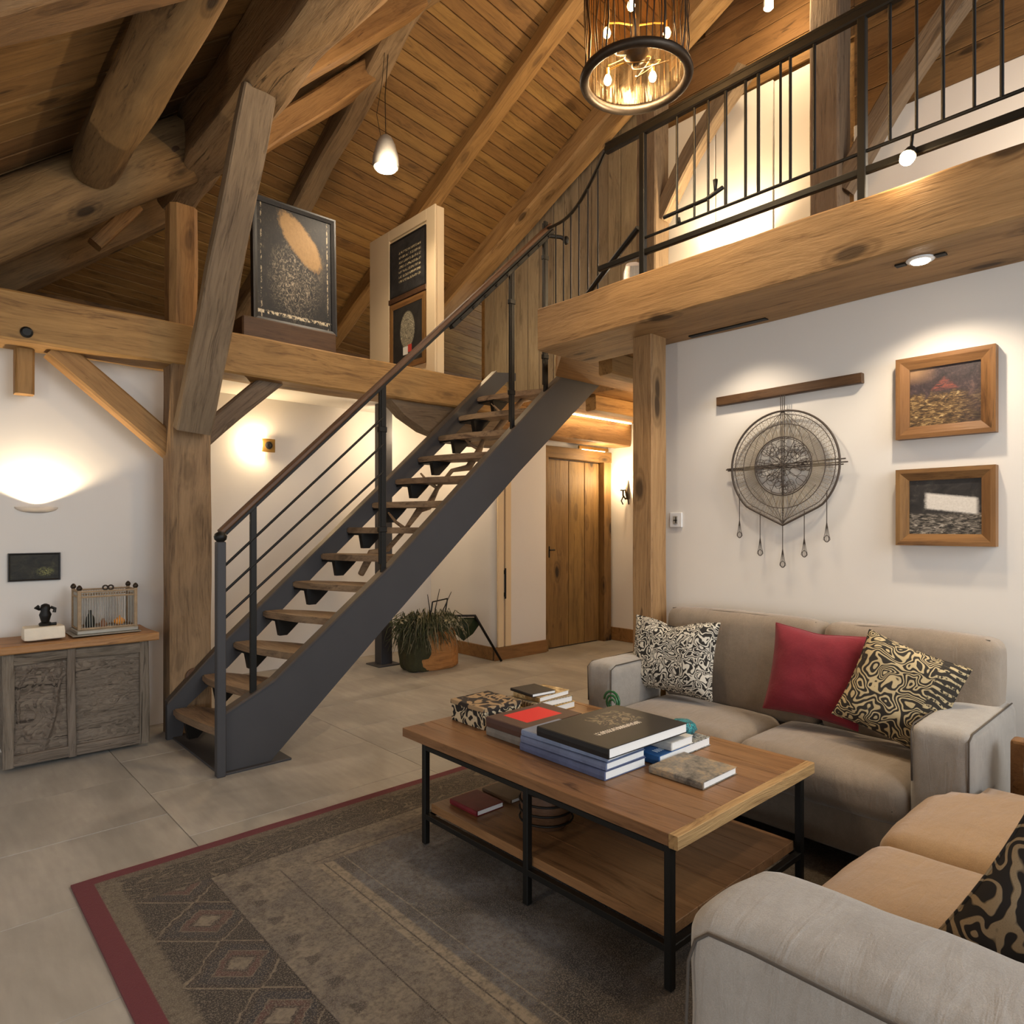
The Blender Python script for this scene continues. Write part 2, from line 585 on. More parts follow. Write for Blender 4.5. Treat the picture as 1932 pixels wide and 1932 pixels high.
def prism(bm, poly, d0, d1, axis='Y'):
    """Extrude a polygon; axis Y: poly is (x,z); axis X: (y,z); axis Z: (x,y)."""
    def P(a, b, d):
        return {'Y': (a, d, b), 'X': (d, a, b), 'Z': (a, b, d)}[axis]
    A = [bm.verts.new(P(a, b, d0)) for a, b in poly]
    C = [bm.verts.new(P(a, b, d1)) for a, b in poly]
    n = len(poly)
    bm.faces.new(A[::-1])
    bm.faces.new(C)
    for k in range(n):
        bm.faces.new((A[k], A[(k + 1) % n], C[(k + 1) % n], C[k]))
    return bm


def frame_mat(p0, p1, up=(0, 0, 1)):
    p0, p1 = Vector(p0), Vector(p1)
    x = (p1 - p0).normalized()
    up = Vector(up)
    y = up.cross(x).normalized()
    z = x.cross(y).normalized()
    m = Matrix((x, y, z)).transposed().to_4x4()
    m.translation = p0
    return m, (p1 - p0).length


def beam_bm(L, w, h, rough=0.004, bev=0.012, seed=0, bow=0.0, step=0.12, wf=None):
    """Timber along local X, centred on its axis: 12-point section with eased arrises, slightly uneven."""
    bm = B()
    n = max(3, int(L / step))
    sec = []
    b = bev
    W, H = w / 2, h / 2
    for (a, c) in ((W, H), (-W, H), (-W, -H), (W, -H)):
        sa, s2 = (1 if a > 0 else -1), (1 if c > 0 else -1)
        q = [(a, c - s2 * b), (a - sa * b, c)]
        if sa * s2 < 0:
            q = q[::-1]
        sec += q[:1] + q[1:]
    # add mid-points on the long sides so that the unevenness reads
    pts = []
    for k in range(len(sec)):
        p, q = sec[k], sec[(k + 1) % len(sec)]
        pts.append(p)
        if math.dist(p, q) > 0.06:
            pts += [(p[0] + (q[0] - p[0]) * t, p[1] + (q[1] - p[1]) * t) for t in (0.33, 0.67)]
    rings = []
    for i in range(n + 1):
        x = L * i / n
        s = 1.0 if wf is None else wf(i / n)
        off = bow * math.sin(PI * i / n)
        ring = []
        for (a, c) in pts:
            d = mnoise.noise(Vector((x * 2.3 + seed * 7.1, a * 6, c * 6 + seed))) * rough * 2
            e = mnoise.noise(Vector((x * 2.3 + seed * 3.3, a * 6 + 9, c * 6))) * rough * 2
            ring.append(bm.verts.new((x, a * s + d, c * s + e + off)))
        rings.append(ring)
    m = len(pts)
    for A, C in zip(rings, rings[1:]):
        for k in range(m):
            bm.faces.new((A[k], A[(k + 1) % m], C[(k + 1) % m], C[k]))
    bm.faces.new(rings[0][::-1])
    bm.faces.new(rings[-1])
    return bm


def beam(name, p0, p1, w, h, mat, label=None, cat=None, group=None, parent=None, up=(0, 0, 1), rough=0.004, bev=0.012, bow=0.0, seed=None, wf=None, kind=None):
    m, L = frame_mat(p0, p1, up)
    bm = beam_bm(L, w, h, rough, bev, random.random() * 50 if seed is None else seed, bow, wf=wf)
    o = emit(name, bm, mat, parent, m, smooth=True, flat_ang=35)
    return props(o, label, cat, group, kind)


def log_beam(name, p0, p1, r, mat, label, cat, group=None, rough=0.012, parent=None):
    m, L = frame_mat(p0, p1)
    bm = B()
    n, k = max(4, int(L / 0.1)), 20
    sd = random.random() * 40
    rings = []
    for i in range(n + 1):
        x = L * i / n
        rr = r * (1.0 if 0 < i < n else 0.985)
        rings.append([bm.verts.new((x, math.cos(2 * PI * j / k) * (rr + rough * 2 * mnoise.noise(Vector((x * 1.5 + sd, math.cos(2 * PI * j / k) * 2, math.sin(2 * PI * j / k) * 2)))),
                                    math.sin(2 * PI * j / k) * (rr + rough * 2 * mnoise.noise(Vector((x * 1.5 + sd, math.cos(2 * PI * j / k) * 2, math.sin(2 * PI * j / k) * 2)))))) for j in range(k)])
    for A, C in zip(rings, rings[1:]):
        for j in range(k):
            bm.faces.new((A[j], A[(j + 1) % k], C[(j + 1) % k], C[j]))
    bm.faces.new(rings[0][::-1])
    bm.faces.new(rings[-1])
    o = emit(name, bm, mat, parent, m, smooth=True, flat_ang=50)
    return props(o, label, cat, group)


def soft_box(bm, x0, x1, y0, y1, z0, z1, r, puff=(0, 0, 0), n=14, seed=0.0, wob=0.003, mw=None):
    """Upholstered block: rounded box whose faces swell by puff (x, y, z)."""
    c = Vector(((x0 + x1) / 2, (y0 + y1) / 2, (z0 + z1) / 2))
    h = Vector(((x1 - x0) / 2, (y1 - y0) / 2, (z1 - z0) / 2))
    r = min(r, h.x, h.y, h.z)
    inner = Vector((h.x - r, h.y - r, h.z - r))
    vd = {}

    def V(a, b2, c2):
        key = (round(a, 5), round(b2, 5), round(c2, 5))
        if key not in vd:
            p = Vector((a * h.x, b2 * h.y, c2 * h.z))
            q = Vector((max(-inner.x, min(inner.x, p.x)), max(-inner.y, min(inner.y, p.y)), max(-inner.z, min(inner.z, p.z))))
            d = p - q
            if d.length > 1e-9:
                p = q + d.normalized() * r
            u = Vector((p.x / h.x, p.y / h.y, p.z / h.z))
            p.x += puff[0] * u.x * (1 - u.y ** 2) * (1 - u.z ** 2)
            p.y += puff[1] * u.y * (1 - u.x ** 2) * (1 - u.z ** 2)
            p.z += puff[2] * u.z * (1 - u.x ** 2) * (1 - u.y ** 2)
            p += Vector([mnoise.noise(Vector((p.x * 9 + seed + k * 17, p.y * 9, p.z * 9))) * wob for k in range(3)])
            p += c
            if mw is not None:
                p = mw @ p
            vd[key] = bm.verts.new(p)
        return vd[key]
    t = [-1 + 2 * i / n for i in range(n + 1)]
    t = [math.sin(v * PI / 2) * 0.35 + v * 0.65 for v in t]
    for i in range(n):
        for j in range(n):
            a, b2, c2, d2 = t[i], t[i + 1], t[j], t[j + 1]
            for s in (-1, 1):
                for f in (lambda u, v: (s, u, v), lambda u, v: (u, s, v), lambda u, v: (u, v, s)):
                    bm.faces.new((V(*f(a, c2)), V(*f(b2, c2)), V(*f(b2, d2)), V(*f(a, d2))))
    return bm


def pillow_bm(w, h, t, n=26, pinch=0.07, seed=0.0, dent=0.0):
    """Throw pillow standing in the local XZ plane, pointed corners, seam round the edge."""
    bm = B()

    def P(u, v, s):
        k = 1 - pinch * (1 - abs(v) ** 2) if True else 1
        k2 = 1 - pinch * (1 - abs(u) ** 2)
        x = u * w / 2 * k
        z = v * h / 2 * k2
        if dent and v > 0:
            z -= dent * v * math.exp(-(u / 0.35) ** 2)
        th = t / 2 * ((1 - u ** 4) ** 0.6) * ((1 - v ** 4) ** 0.6)
        th *= 1 + 0.1 * mnoise.noise(Vector((u * 3 + seed, v * 3, s)))
        return Vector((x, s * th, z))
    grid = {}
    for s in (-1, 1):
        for i in range(n + 1):
            for j in range(n + 1):
                edge = i in (0, n) or j in (0, n)
                key = (i, j, 0 if edge else s)
                if key not in grid:
                    u, v = -1 + 2 * i / n, -1 + 2 * j / n
                    u, v = math.sin(u * PI / 2), math.sin(v * PI / 2)
                    grid[key] = bm.verts.new(P(u, v, s))
    for s in (-1, 1):
        for i in range(n):
            for j in range(n):
                ks = []
                for (a, b2) in ((i, j), (i + 1, j), (i + 1, j + 1), (i, j + 1)):
                    e = a in (0, n) or b2 in (0, n)
                    ks.append(grid[(a, b2, 0 if e else s)])
                bm.faces.new(ks if s > 0 else ks[::-1])
    return bm


def place(loc, rx=0, ry=0, rz=0):
    return Matrix.Translation(loc) @ Matrix.Rotation(rz, 4, 'Z') @ Matrix.Rotation(ry, 4, 'Y') @ Matrix.Rotation(rx, 4, 'X')


# ================================================================== SETTING
# ---- roofs: A slopes down to the far left wall (boards along X), B is the hipped end rising with X
def zA(y):
    return 7.0 - 0.46 * y


def zB(x):
    return 3.02 + 0.8 * x


def hipX(y):
    return (zA(y) - 3.02) / 0.8


# floor: substrate plus single tiles
bm = B()
box(bm, -2.5, 6.3, -2.6, 6.1, -0.12, -0.006)
floor = struct('floor', bm, 'grout')
TX, TY = 1.2, 0.6
i = 0
x = -1.5
while x < 6.2:
    y = -1.2 + (0.3 if i % 2 else 0.0)
    while y < 6.0:
        x1, y1 = min(x + TX, 6.2), min(y + TY, 6.0)
        bm = B()
        g = 0.0012
        box(bm, x + g, x1 - g, y + g, y1 - g, -0.02, random.uniform(-0.0006, 0.0006), 0.0015)
        emit('tile', bm, 'tile', floor)
        y += TY
    x += TX
    i += 1


def wall_box(name, x0, x1, y0, y1, z0, z1, mat='plaster'):
    bm = B()
    box(bm, x0, x1, y0, y1, z0, z1)
    return struct(name, bm, mat)


wall_box('wall_left', -2.5, 1.36, 4.85, 4.97, 0, 2.47)
wall_box('wall_left_return', 1.30, 1.40, 4.97, 6.1, 0, 2.47)
wall_box('wall_back', 1.40, 4.28, 6.0, 6.1, 0, 2.47)
# stair-side closet block with a softly rounded corner
bm = B()
rc = 0.10
poly = [(4.28, 6.1), (4.28, 4.93 + rc)] + [(4.28 + rc - rc * math.cos(a), 4.93 + rc - rc * math.sin(a)) for a in [PI / 2 * k / 6 for k in range(1, 6)]] + [(4.28 + rc, 4.93), (4.98, 4.93), (4.98, 6.1)]
prism(bm, poly, 0, 2.47, 'Z')
struct('wall_closet', bm, 'plaster', smooth=True, flat_ang=40)
wall_box('wall_hall_door', 6.12, 6.24, 4.4, 5.2, 0, 2.6)
bm = B()
box(bm, 4.98, 6.12, 5.02, 5.14, 2.1, 2.6)
box(bm, 6.06, 6.12, 5.02, 5.14, 0, 2.1)
box(bm, 4.98, 6.10, 5.065, 5.14, 0, 2.1)  # backing added behind the door to stop light leaking round it
struct('wall_hall_back', bm, 'plaster')
wall_box('wall_hall_end', 6.10, 6.22, 0.5, 5.02, 0, 2.48)
wall_box('wall_sofa', 3.28, 3.40, -2.4, 2.30, 0, 2.36)

# skirting
def skirting(name, *a):
    bm = B()
    for q in a:
        box(bm, *q, 0.004)
    return struct(name, bm, 'base')


skirting('baseboard_closet', (4.262, 4.28, 4.95, 6.0, 0, 0.13))
skirting('baseboard_closet_front', (4.262, 4.98, 4.912, 4.93, 0, 0.13))
skirting('baseboard_hall', (6.08, 6.10, 1.0, 5.0, 0, 0.15))
skirting('baseboard_sofa_wall', (3.262, 3.28, -2.4, 2.14, 0, 0.1))

# corner trim of the closet with a long black pull
t = thing('trim_closet_corner', (4.27, 4.92, 0), None, None)
t['kind'] = 'structure'
for (a0, a1) in ((4.30, 4.375), (4.395, 4.47)):
    bm = B()
    box(bm, a0, a1, 4.905, 4.93, 0.13, 2.4, 0.004)
    emit('trim_board', bm, 'cream', t)
bm = B()
box(bm, 4.376, 4.394, 4.89, 4.905, 0.60, 0.90, 0.004)
box(bm, 4.380, 4.390, 4.904, 4.93, 0.62, 0.66)
box(bm, 4.380, 4.390, 4.904, 4.93, 0.84, 0.88)
emit('pull_handle', bm, 'iron', t)

# loft and attic floors
poly = [(3.28, -2.4), (5.0, -2.4), (5.0, 4.7), (4.47, 4.7), (4.47, 3.60), (3.72, 3.60), (3.02, 2.84), (3.28, 2.6)]
bm = B()
prism(bm, [(3.28, -2.4), (5.0, -2.4), (6.2, -2.4), (6.2, 5.0), (4.47, 5.0), (4.47, 3.60), (3.74, 3.60), (3.05, 2.84), (3.28, 2.80)], 2.47, 2.60, 'Z')
struct('floor_loft', bm, 'beam')
bm = B()
box(bm, -2.5, 4.28, 4.76, 8.6, 2.47, 2.56)
struct('floor_attic', bm, 'plaster')
bm = B()
box(bm, 4.28, 6.2, 4.94, 8.6, 2.48, 2.58)
struct('floor_attic_hall', bm, 'plank_dark')

# roof A boards: continuous rows along X, each row clipped where the hip starts
roofA = thing('ceiling_right_slope', (4, 4, 4), None, None)
roofA['kind'] = 'structure'
slopeA = math.atan(0.46)
W = 0.108
TH = math.radians(6.0)
uA = Vector((1, 0, 0))
vA = Vector((0, -math.cos(slopeA), math.sin(slopeA)))
nA = Vector((0, -math.sin(slopeA), -math.cos(slopeA)))
u2 = uA * math.cos(TH) - vA * math.sin(TH)
v2 = uA * math.sin(TH) + vA * math.cos(TH)
hd = Vector((-0.575, 1.0, 0)).normalized()
hip_n = Vector((-hd.y, hd.x, 0))
O = Vector((-2.5, 8.6, zA(8.6)))
for k in range(-2, 140):
    p = O + v2 * (k * W)
    m = Matrix((u2, v2, nA)).transposed().to_4x4()
    m.translation = p
    m = m @ Matrix.Translation((0, 0, random.uniform(-0.0015, 0.0015)))
    bm = B()
    box(bm, -2.0, 12.0, 0.003, W - 0.003, 0.0, 0.02, 0.0045, mw=m)
    cuts = [(Vector((hipX(4.0) - 0.03, 4.0, 0)), hip_n), (Vector((7.5, 0, 0)), Vector((1, 0, 0))), (Vector((0, 8.6, 0)), Vector((0, 1, 0))), (Vector((0, -2.65, 0)), Vector((0, -1, 0)))]
    for co, no in cuts:
        bmesh.ops.bisect_plane(bm, geom=bm.verts[:] + bm.edges[:] + bm.faces[:], plane_co=co, plane_no=no, clear_outer=True)
    if len(bm.faces) < 3:
        bm.free()
        continue
    x0 = min(v.co.x for v in bm.verts)
    m2 = m @ Matrix.Translation((x0 + 2.5, 0, 0))
    bmesh.ops.transform(bm, matrix=m2.inverted(), verts=bm.verts[:])
    emit('board', bm, 'plank', roofA, m2)
# roof A backing sheet
bm = B()
f0 = [(hipX(y) - 0.1, y, zA(y) + 0.02) for y in (8.6, -2.7)]
vs = [bm.verts.new(p) for p in (f0[0], (7.7, 8.6, zA(8.6) + 0.02), (7.7, -2.7, zA(-2.7) + 0.02), f0[1])]
bm.faces.new(vs)
r = bmesh.ops.extrude_face_region(bm, geom=bm.faces[:])
bmesh.ops.translate(bm, vec=(0, 0, 0.1), verts=[v for v in r['geom'] if isinstance(v, bmesh.types.BMVert)])
emit('backing', bm, 'plank_dark', roofA)

# roof B boards run up the slope
roofB = thing('ceiling_left_slope', (0.5, 4, 3), None, None)
roofB['kind'] = 'structure'
slopeB = math.atan(0.8)
y = -2.6
WB = 0.235
while y < 8.4:
    xe = hipX(y + WB / 2) + 0.04
    xs = -2.4
    L = (xe - xs) / math.cos(slopeB)
    if L > 0.3:
        bm = B()
        box(bm, 0, L, 0.004, WB - 0.004, 0, 0.02, 0.006)
        m = Matrix.Translation((xs, y, zB(xs))) @ Matrix((Vector((math.cos(slopeB), 0, math.sin(slopeB))), Vector((0, 1, 0)), Vector((-math.sin(slopeB), 0, math.cos(slopeB))))).transposed().to_4x4()
        m = m @ Matrix.Translation((0, 0, random.uniform(-0.002, 0.002)))
        emit('board', bm, 'plank_dark', roofB, m)
    y += WB
bm = B()
ya, yb = -2.7, 8.6
vs = [bm.verts.new(p) for p in ((-2.5, ya, zB(-2.5) + 0.05), (-2.5, yb, zB(-2.5) + 0.05), (hipX(yb), yb, zB(hipX(yb)) + 0.05), (hipX(ya), ya, zB(hipX(ya)) + 0.05))]
bm.faces.new(vs)
r = bmesh.ops.extrude_face_region(bm, geom=bm.faces[:])
bmesh.ops.translate(bm, vec=(0, 0, 0.1), verts=[v for v in r['geom'] if isinstance(v, bmesh.types.BMVert)])
emit('backing', bm, 'plank_dark', roofB)

# attic end wall of dark boards
t = thing('wall_attic', (3, 7.6, 2.6), None, None)
t['kind'] = 'structure'
for k in range(6):
    z0 = 2.58 + 0.2 * k
    z1 = min(z0 + 0.2, zA(7.6))
    if z1 - z0 < 0.05:
        break
    bm = B()
    box(bm, 0, 8.2, -0.02, 0.02, 0.003, z1 - z0 - 0.003, 0.004)
    emit('board', bm, 'plank_dark', t, Matrix.Translation((-1.5, 7.6, z0)))

# loft back wall (X = 4.96): upright grey boards beside the stairs, then white panels
t = thing('wall_loft', (4.96, 3, 2.6), None, None)
t['kind'] = 'structure'
y = 5.9
k = 0
while y > 3.45:
    w = (0.17, 0.21, 0.15, 0.19)[k % 4]
    y0 = max(y - w, 3.44)
    bm = B()
    L = zA(y) - 0.02 - 2.6
    box(bm, 0, L, 0.003, (y - y0) - 0.003, -0.012, 0.012, 0.003)
    m = Matrix.Translation((4.97 + random.uniform(-0.004, 0.004), y0, 2.6)) @ Matrix((Vector((0, 0, 1)), Vector((0, 1, 0)), Vector((-1, 0, 0)))).transposed().to_4x4()
    emit('board', bm, 'plank_grey', t, m)
    y = y0
    k += 1
for (ya, yb, zt) in ((2.95, 3.42, 4.78), (2.45, 2.94, 4.74), (2.10, 2.44, 4.72), (-0.6, 1.86, 4.12), (-2.4, -0.61, 4.12)):
    bm = B()
    box(bm, 4.95, 4.99, ya, yb, 2.6, zt, 0.004)
    emit('panel', bm, 'plaster', t)
k = 0
for (ya, yb, z0) in ((1.86, 3.44, 4.76), (-2.4, 1.86, 4.12)):
    z = z0
    while z < zA(ya) + 0.1:
        bm = B()
        z1 = z + 0.21
        # clip the far end under the roof slope
        yl = min(yb, (7.0 - z1) / 0.46)
        if yl > ya + 0.1:
            box(bm, 0, yl - ya, -0.012, 0.012, 0.003, 0.207, 0.003)
            m = Matrix.Translation((4.97, ya, z)) @ Matrix((Vector((0, 1, 0)), Vector((-1, 0, 0)), Vector((0, 0, 1)))).transposed().to_4x4()
            emit('board', bm, 'plank_dark', t, m)
        z = z1
bm = B()
box(bm, 5.0, 5.03, -2.4, 6.0, 2.55, 4.2)
prism(bm, [(-2.4, 4.2), (6.0, 4.2), (3.0, zA(3.0)), (-2.4, zA(-2.4))], 5.0, 5.03, 'X')
emit('backing', bm, 'plank_dark', t)

# ================================================================== TIMBER FRAME
# rafters under the right slope
def rafter(xc, w, h, mat, label, y0=8.2, y1=-1.5, **kw):
    p0 = (xc, y0, zA(y0) - h / 2 - 0.005)
    p1 = (xc, y1, zA(y1) - h / 2 - 0.005)
    return beam('rafter', p0, p1, w, h, mat, label, 'beam', 'rafters under the board ceiling', **kw)


rafter(2.68, 0.17, 0.20, 'post', 'squared rafter nearest the big painting, behind the tilted collar beams', rough=0.012, bev=0.02)
rafter(3.80, 0.17, 0.16, 'beam', 'long rafter rising behind the white picture panel and left of the chandelier', rough=0.008, bev=0.02)
rafter(4.80, 0.24, 0.22, 'beam_light', 'thick pale rafter climbing from the stair handrail to behind the chandelier', rough=0.006, bev=0.02)
beam('rafter', (6.1, 4.5, zA(4.5) - 0.1), (6.1, -1.5, zA(-1.5) - 0.1), 0.2, 0.2, 'beam', 'short rafter high over the loft, partly behind the loft wall', 'beam')

# hip rafter and principal purlin
beam('hip_rafter', (hipX(6.6), 6.6, zA(6.6) - 0.1), (hipX(-1.0), -1.0, zA(-1.0) - 0.1), 0.16, 0.18, 'log', 'dark hip rafter where the two board ceilings meet', 'beam')
beam('purlin', (1.53, 5.5, 3.93), (1.53, -0.6, 3.93), 0.24, 0.46, 'rough', 'massive rough-hewn horizontal timber overhead, brightly lit chipped underside', 'beam', bev=0.035, rough=0.022)
# leaning brace from post up to the purlin
beam('leaning_strut', (1.345, 4.42, 1.90), (1.475, 3.70, 3.73), 0.205, 0.10, 'brace', 'tall leaning grey-brown timber strut rising from the front of the main post', 'beam', up=(0, 1, 0), rough=0.005, bev=0.010, wf=lambda t: 1.0 - 0.16 * t)
# main post
beam('main_post', (1.365, 4.585, 0.0), (1.365, 4.585, 2.32), 0.245, 0.17, 'post', 'thick weathered timber post standing left of the staircase', 'post', up=(0, 1, 0), rough=0.006, bev=0.012)
beam('post_head', (1.33, 4.60, 2.32), (1.33, 4.60, 3.34), 0.16, 0.15, 'beam', parent=bpy.data.objects['main_post'], up=(0, 1, 0), rough=0.008, bev=0.03)
pm = bpy.data.objects['main_post']
for (xx, zz, rr) in ((1.375, 0.36, 0.052),):
    bm = B()
    lathe(bm, (0, 0, 0), [(rr, 0), (rr, 0.010), (rr * 0.8, 0.016), (rr * 0.3, 0.017)], 18)
    bmesh.ops.transform(bm, matrix=Matrix.Translation((xx, 4.491, zz)) @ Matrix.Rotation(PI / 2, 4, 'X'), verts=bm.verts[:])
    o = emit('knot_plug', bm, 'darkwood', pm, Matrix.Identity(4))
# tie beam
beam('tie_beam', (-1.6, 4.63, 2.45), (4.05, 4.63, 2.45), 0.26, 0.27, 'beam', 'honey coloured horizontal tie beam running across the white wall', 'beam', rough=0.005)
tb = bpy.data.objects['tie_beam']
bm = B()
lathe(bm, (0, 0, 0), [(0.030, 0), (0.030, 0.012), (0.02, 0.018)], 16)
bmesh.ops.transform(bm, matrix=Matrix.Translation((0.512, 4.503, 2.367)) @ Matrix.Rotation(PI / 2, 4, 'X'), verts=bm.verts[:])
emit('bolt_head', bm, 'iron', tb, Matrix.Identity(4), smooth=True, flat_ang=30)
# knee braces, stub
beam('knee_brace', (0.66, 4.66, 2.34), (1.30, 4.66, 1.80), 0.12, 0.135, 'beam', 'diagonal knee brace from the tie beam down to the post, above the cabinet side', 'beam', rough=0.004)
beam('knee_brace', (1.96, 4.66, 2.36), (1.46, 4.66, 1.88), 0.12, 0.13, 'brace', 'diagonal knee brace right of the main post, beside the brass sconce', 'beam', rough=0.004)
beam('beam_stub', (0.525, 4.72, 2.33), (0.525, 4.72, 2.06), 0.09, 0.09, 'beam', 'short sawn-off timber stub hanging under the tie beam', 'beam', up=(0, 1, 0), rough=0.002)
# curved brace behind the stairs
pts = [(2.85, 2.33), (3.0, 2.20), (3.2, 2.10), (3.45, 2.04), (3.75, 2.02), (4.05, 2.03), (4.05, 2.34)]
bm = B()
prism(bm, pts, 4.56, 4.70, 'Y')
o = emit('arched_brace', bm, 'brace')
props(o, 'arched timber brace under the tie beam, seen behind the staircase', 'beam')

# logs of the left slope
ang = 0.8


def bslope(x0, x1, yc, drop):
    return (x0, yc, zB(x0) - drop), (x1, yc, zB(x1) - drop)


G = 'round logs under the left board ceiling'
p0, p1 = bslope(-0.6, 1.47, 4.95, 0.27)
log_beam('log_rafter', p0, p1, 0.20, 'log', 'thick round log with a dark knot ending against the massive purlin', 'log', G)
lr = bpy.data.objects['log_rafter']
bm = B()
lathe(bm, (0, 0, 0), [(0.038, -0.02), (0.038, 0.006), (0.026, 0.010)], 14)
m0, _ = frame_mat(p0, p1)
d = (Vector((0, 0, 1.3)) - (Vector(p0) + (Vector(p1) - Vector(p0)) * 0.93)).normalized()
ax = (Vector(p1) - Vector(p0)).normalized()
dp = (d - ax * d.dot(ax)).normalized()
q = dp.to_track_quat('Z', 'Y').to_matrix().to_4x4()
q.translation = Vector(p0) + (Vector(p1) - Vector(p0)) * 0.93 + dp * 0.195
bmesh.ops.transform(bm, matrix=q, verts=bm.verts[:])
emit('knot', bm, 'darkwood', lr, Matrix.Identity(4))
p0, p1 = bslope(-0.6, 1.7, 2.75, 0.16)
beam('log_rafter', p0, p1, 0.22, 0.22, 'log', 'squared old timber crossing the topmost left corner of the ceiling', 'beam', rough=0.01)
p0, p1 = bslope(-0.8, 1.62, 6.3, 0.26)
beam('log_rafter', p0, p1, 0.30, 0.34, 'log', 'old timber low in the dark eaves, just above the tie beam', 'beam', rough=0.01)
log_beam('log_purlin', (0.88, 4.74, 3.50), (0.88, -0.4, 3.56), 0.13, 'log', 'round log running overhead and resting its end on the thick log', 'log', G)
beam('eave_strut', (1.02, 5.5, 3.30), (1.28, 5.5, 3.66), 0.10, 0.09, 'beam', 'small honey coloured strut between two old timbers in the dark eaves', 'beam')

# collar beams between purlin and first rafter
beam('collar_beam', (1.62, 4.6, 3.76), (2.66, 4.6, 4.80), 0.24, 0.16, 'beam', 'tilted collar beam just right of the leaning strut top', 'beam', rough=0.008)
beam('collar_beam', (1.70, 3.9, 3.99), (2.64, 3.9, 4.95), 0.22, 0.14, 'beam', 'upper tilted collar beam beside the brightly lit purlin underside', 'beam', rough=0.008)

# loft edge beam, its post, and loft posts
beam('loft_beam', (3.04, -2.4, 2.475), (3.04, 2.84, 2.475), 0.48, 0.25, 'beam_light', 'broad pale oak beam carrying the loft edge above the sofa', 'beam', rough=0.003, bev=0.008)
beam('wall_post', (3.075, 2.235, 0.0), (3.075, 2.235, 2.35), 0.14, 0.13, 'beam_light', 'slim pale oak post under the loft beam at the end of the sofa', 'post', up=(0, 1, 0), rough=0.002, bev=0.006)
lbm = bpy.data.objects['loft_beam']
bm = B()
box(bm, 3.19, 3.225, 1.62, 2.06, 2.343, 2.3505)
emit('slot', bm, 'iron', lbm, Matrix.Identity(4))
beam('loft_post', (4.72, 3.40, 2.6), (4.72, 3.40, zA(3.40) - 0.22), 0.2, 0.2, 'brace', 'timber post in the loft beside the grey upright boards', 'post', up=(0, 1, 0))
beam('loft_post', (4.72, 1.93, 2.6), (4.72, 1.93, zA(1.93) - 0.22), 0.2, 0.2, 'brace', 'dark timber post in the loft between the two white wall parts', 'post', up=(0, 1, 0))
beam('loft_brace', (4.74, 3.32, 3.9), (4.74, 2.55, 4.78), 0.12, 0.14, 'brace', 'curved brace from the loft post up over the white loft wall', 'beam', bow=0.06)
beam('loft_brace', (4.74, 1.85, 3.6), (4.74, 0.9, 4.75), 0.12, 0.14, 'brace', 'dark curved brace right of the loft post, under the loft roof', 'beam', bow=0.06)
# hall header and joists
beam('hall_header', (4.0, 4.80, 2.34), (6.09, 4.80, 2.34), 0.24, 0.26, 'beam', 'deep knotty header beam over the hall passage to the pine door', 'beam')
for k, yy in enumerate((2.9, 3.9)):
    beam('hall_joist', (4.5 if yy > 3.5 else 3.5, yy, 2.40), (6.09, yy, 2.40), 0.12, 0.14, 'beam', ['ceiling joist of the hall nearest the sofa post', 'ceiling joist of the hall nearest the pine door'][k], 'beam')

# ================================================================== STAIRCASE
NT = [(1.235, 0.30), (1.53, 0.45), (2.284, 1.06), (3.708, 2.373), (4.02, 2.63)]
NB_ = [(1.235, 0.0), (1.50, 0.0), (2.30, 0.731), (3.389, 1.712), (4.44, 2.60)]
FT = [(1.205, 0.22), (1.543, 0.56), (2.70, 1.60), (3.86, 2.66)]
FB = [(1.205, 0.0), (1.29, 0.0), (1.32, 0.19), (1.573, 0.40), (2.191, 0.985), (2.70, 1.44), (4.00, 2.60)]


def interp(tab, x):
    for (a, b2), (c, d2) in zip(tab, tab[1:]):
        if x <= c:
            return b2 + (d2 - b2) * (x - a) / (c - a)
    return tab[-1][1]


def inv(tab, z):
    for (a, b2), (c, d2) in zip(tab, tab[1:]):
        if z <= d2 and d2 > b2:
            return a + (c - a) * (z - b2) / (d2 - b2)
    return tab[-1][0]


def zn(x):
    return interp(NT, x)


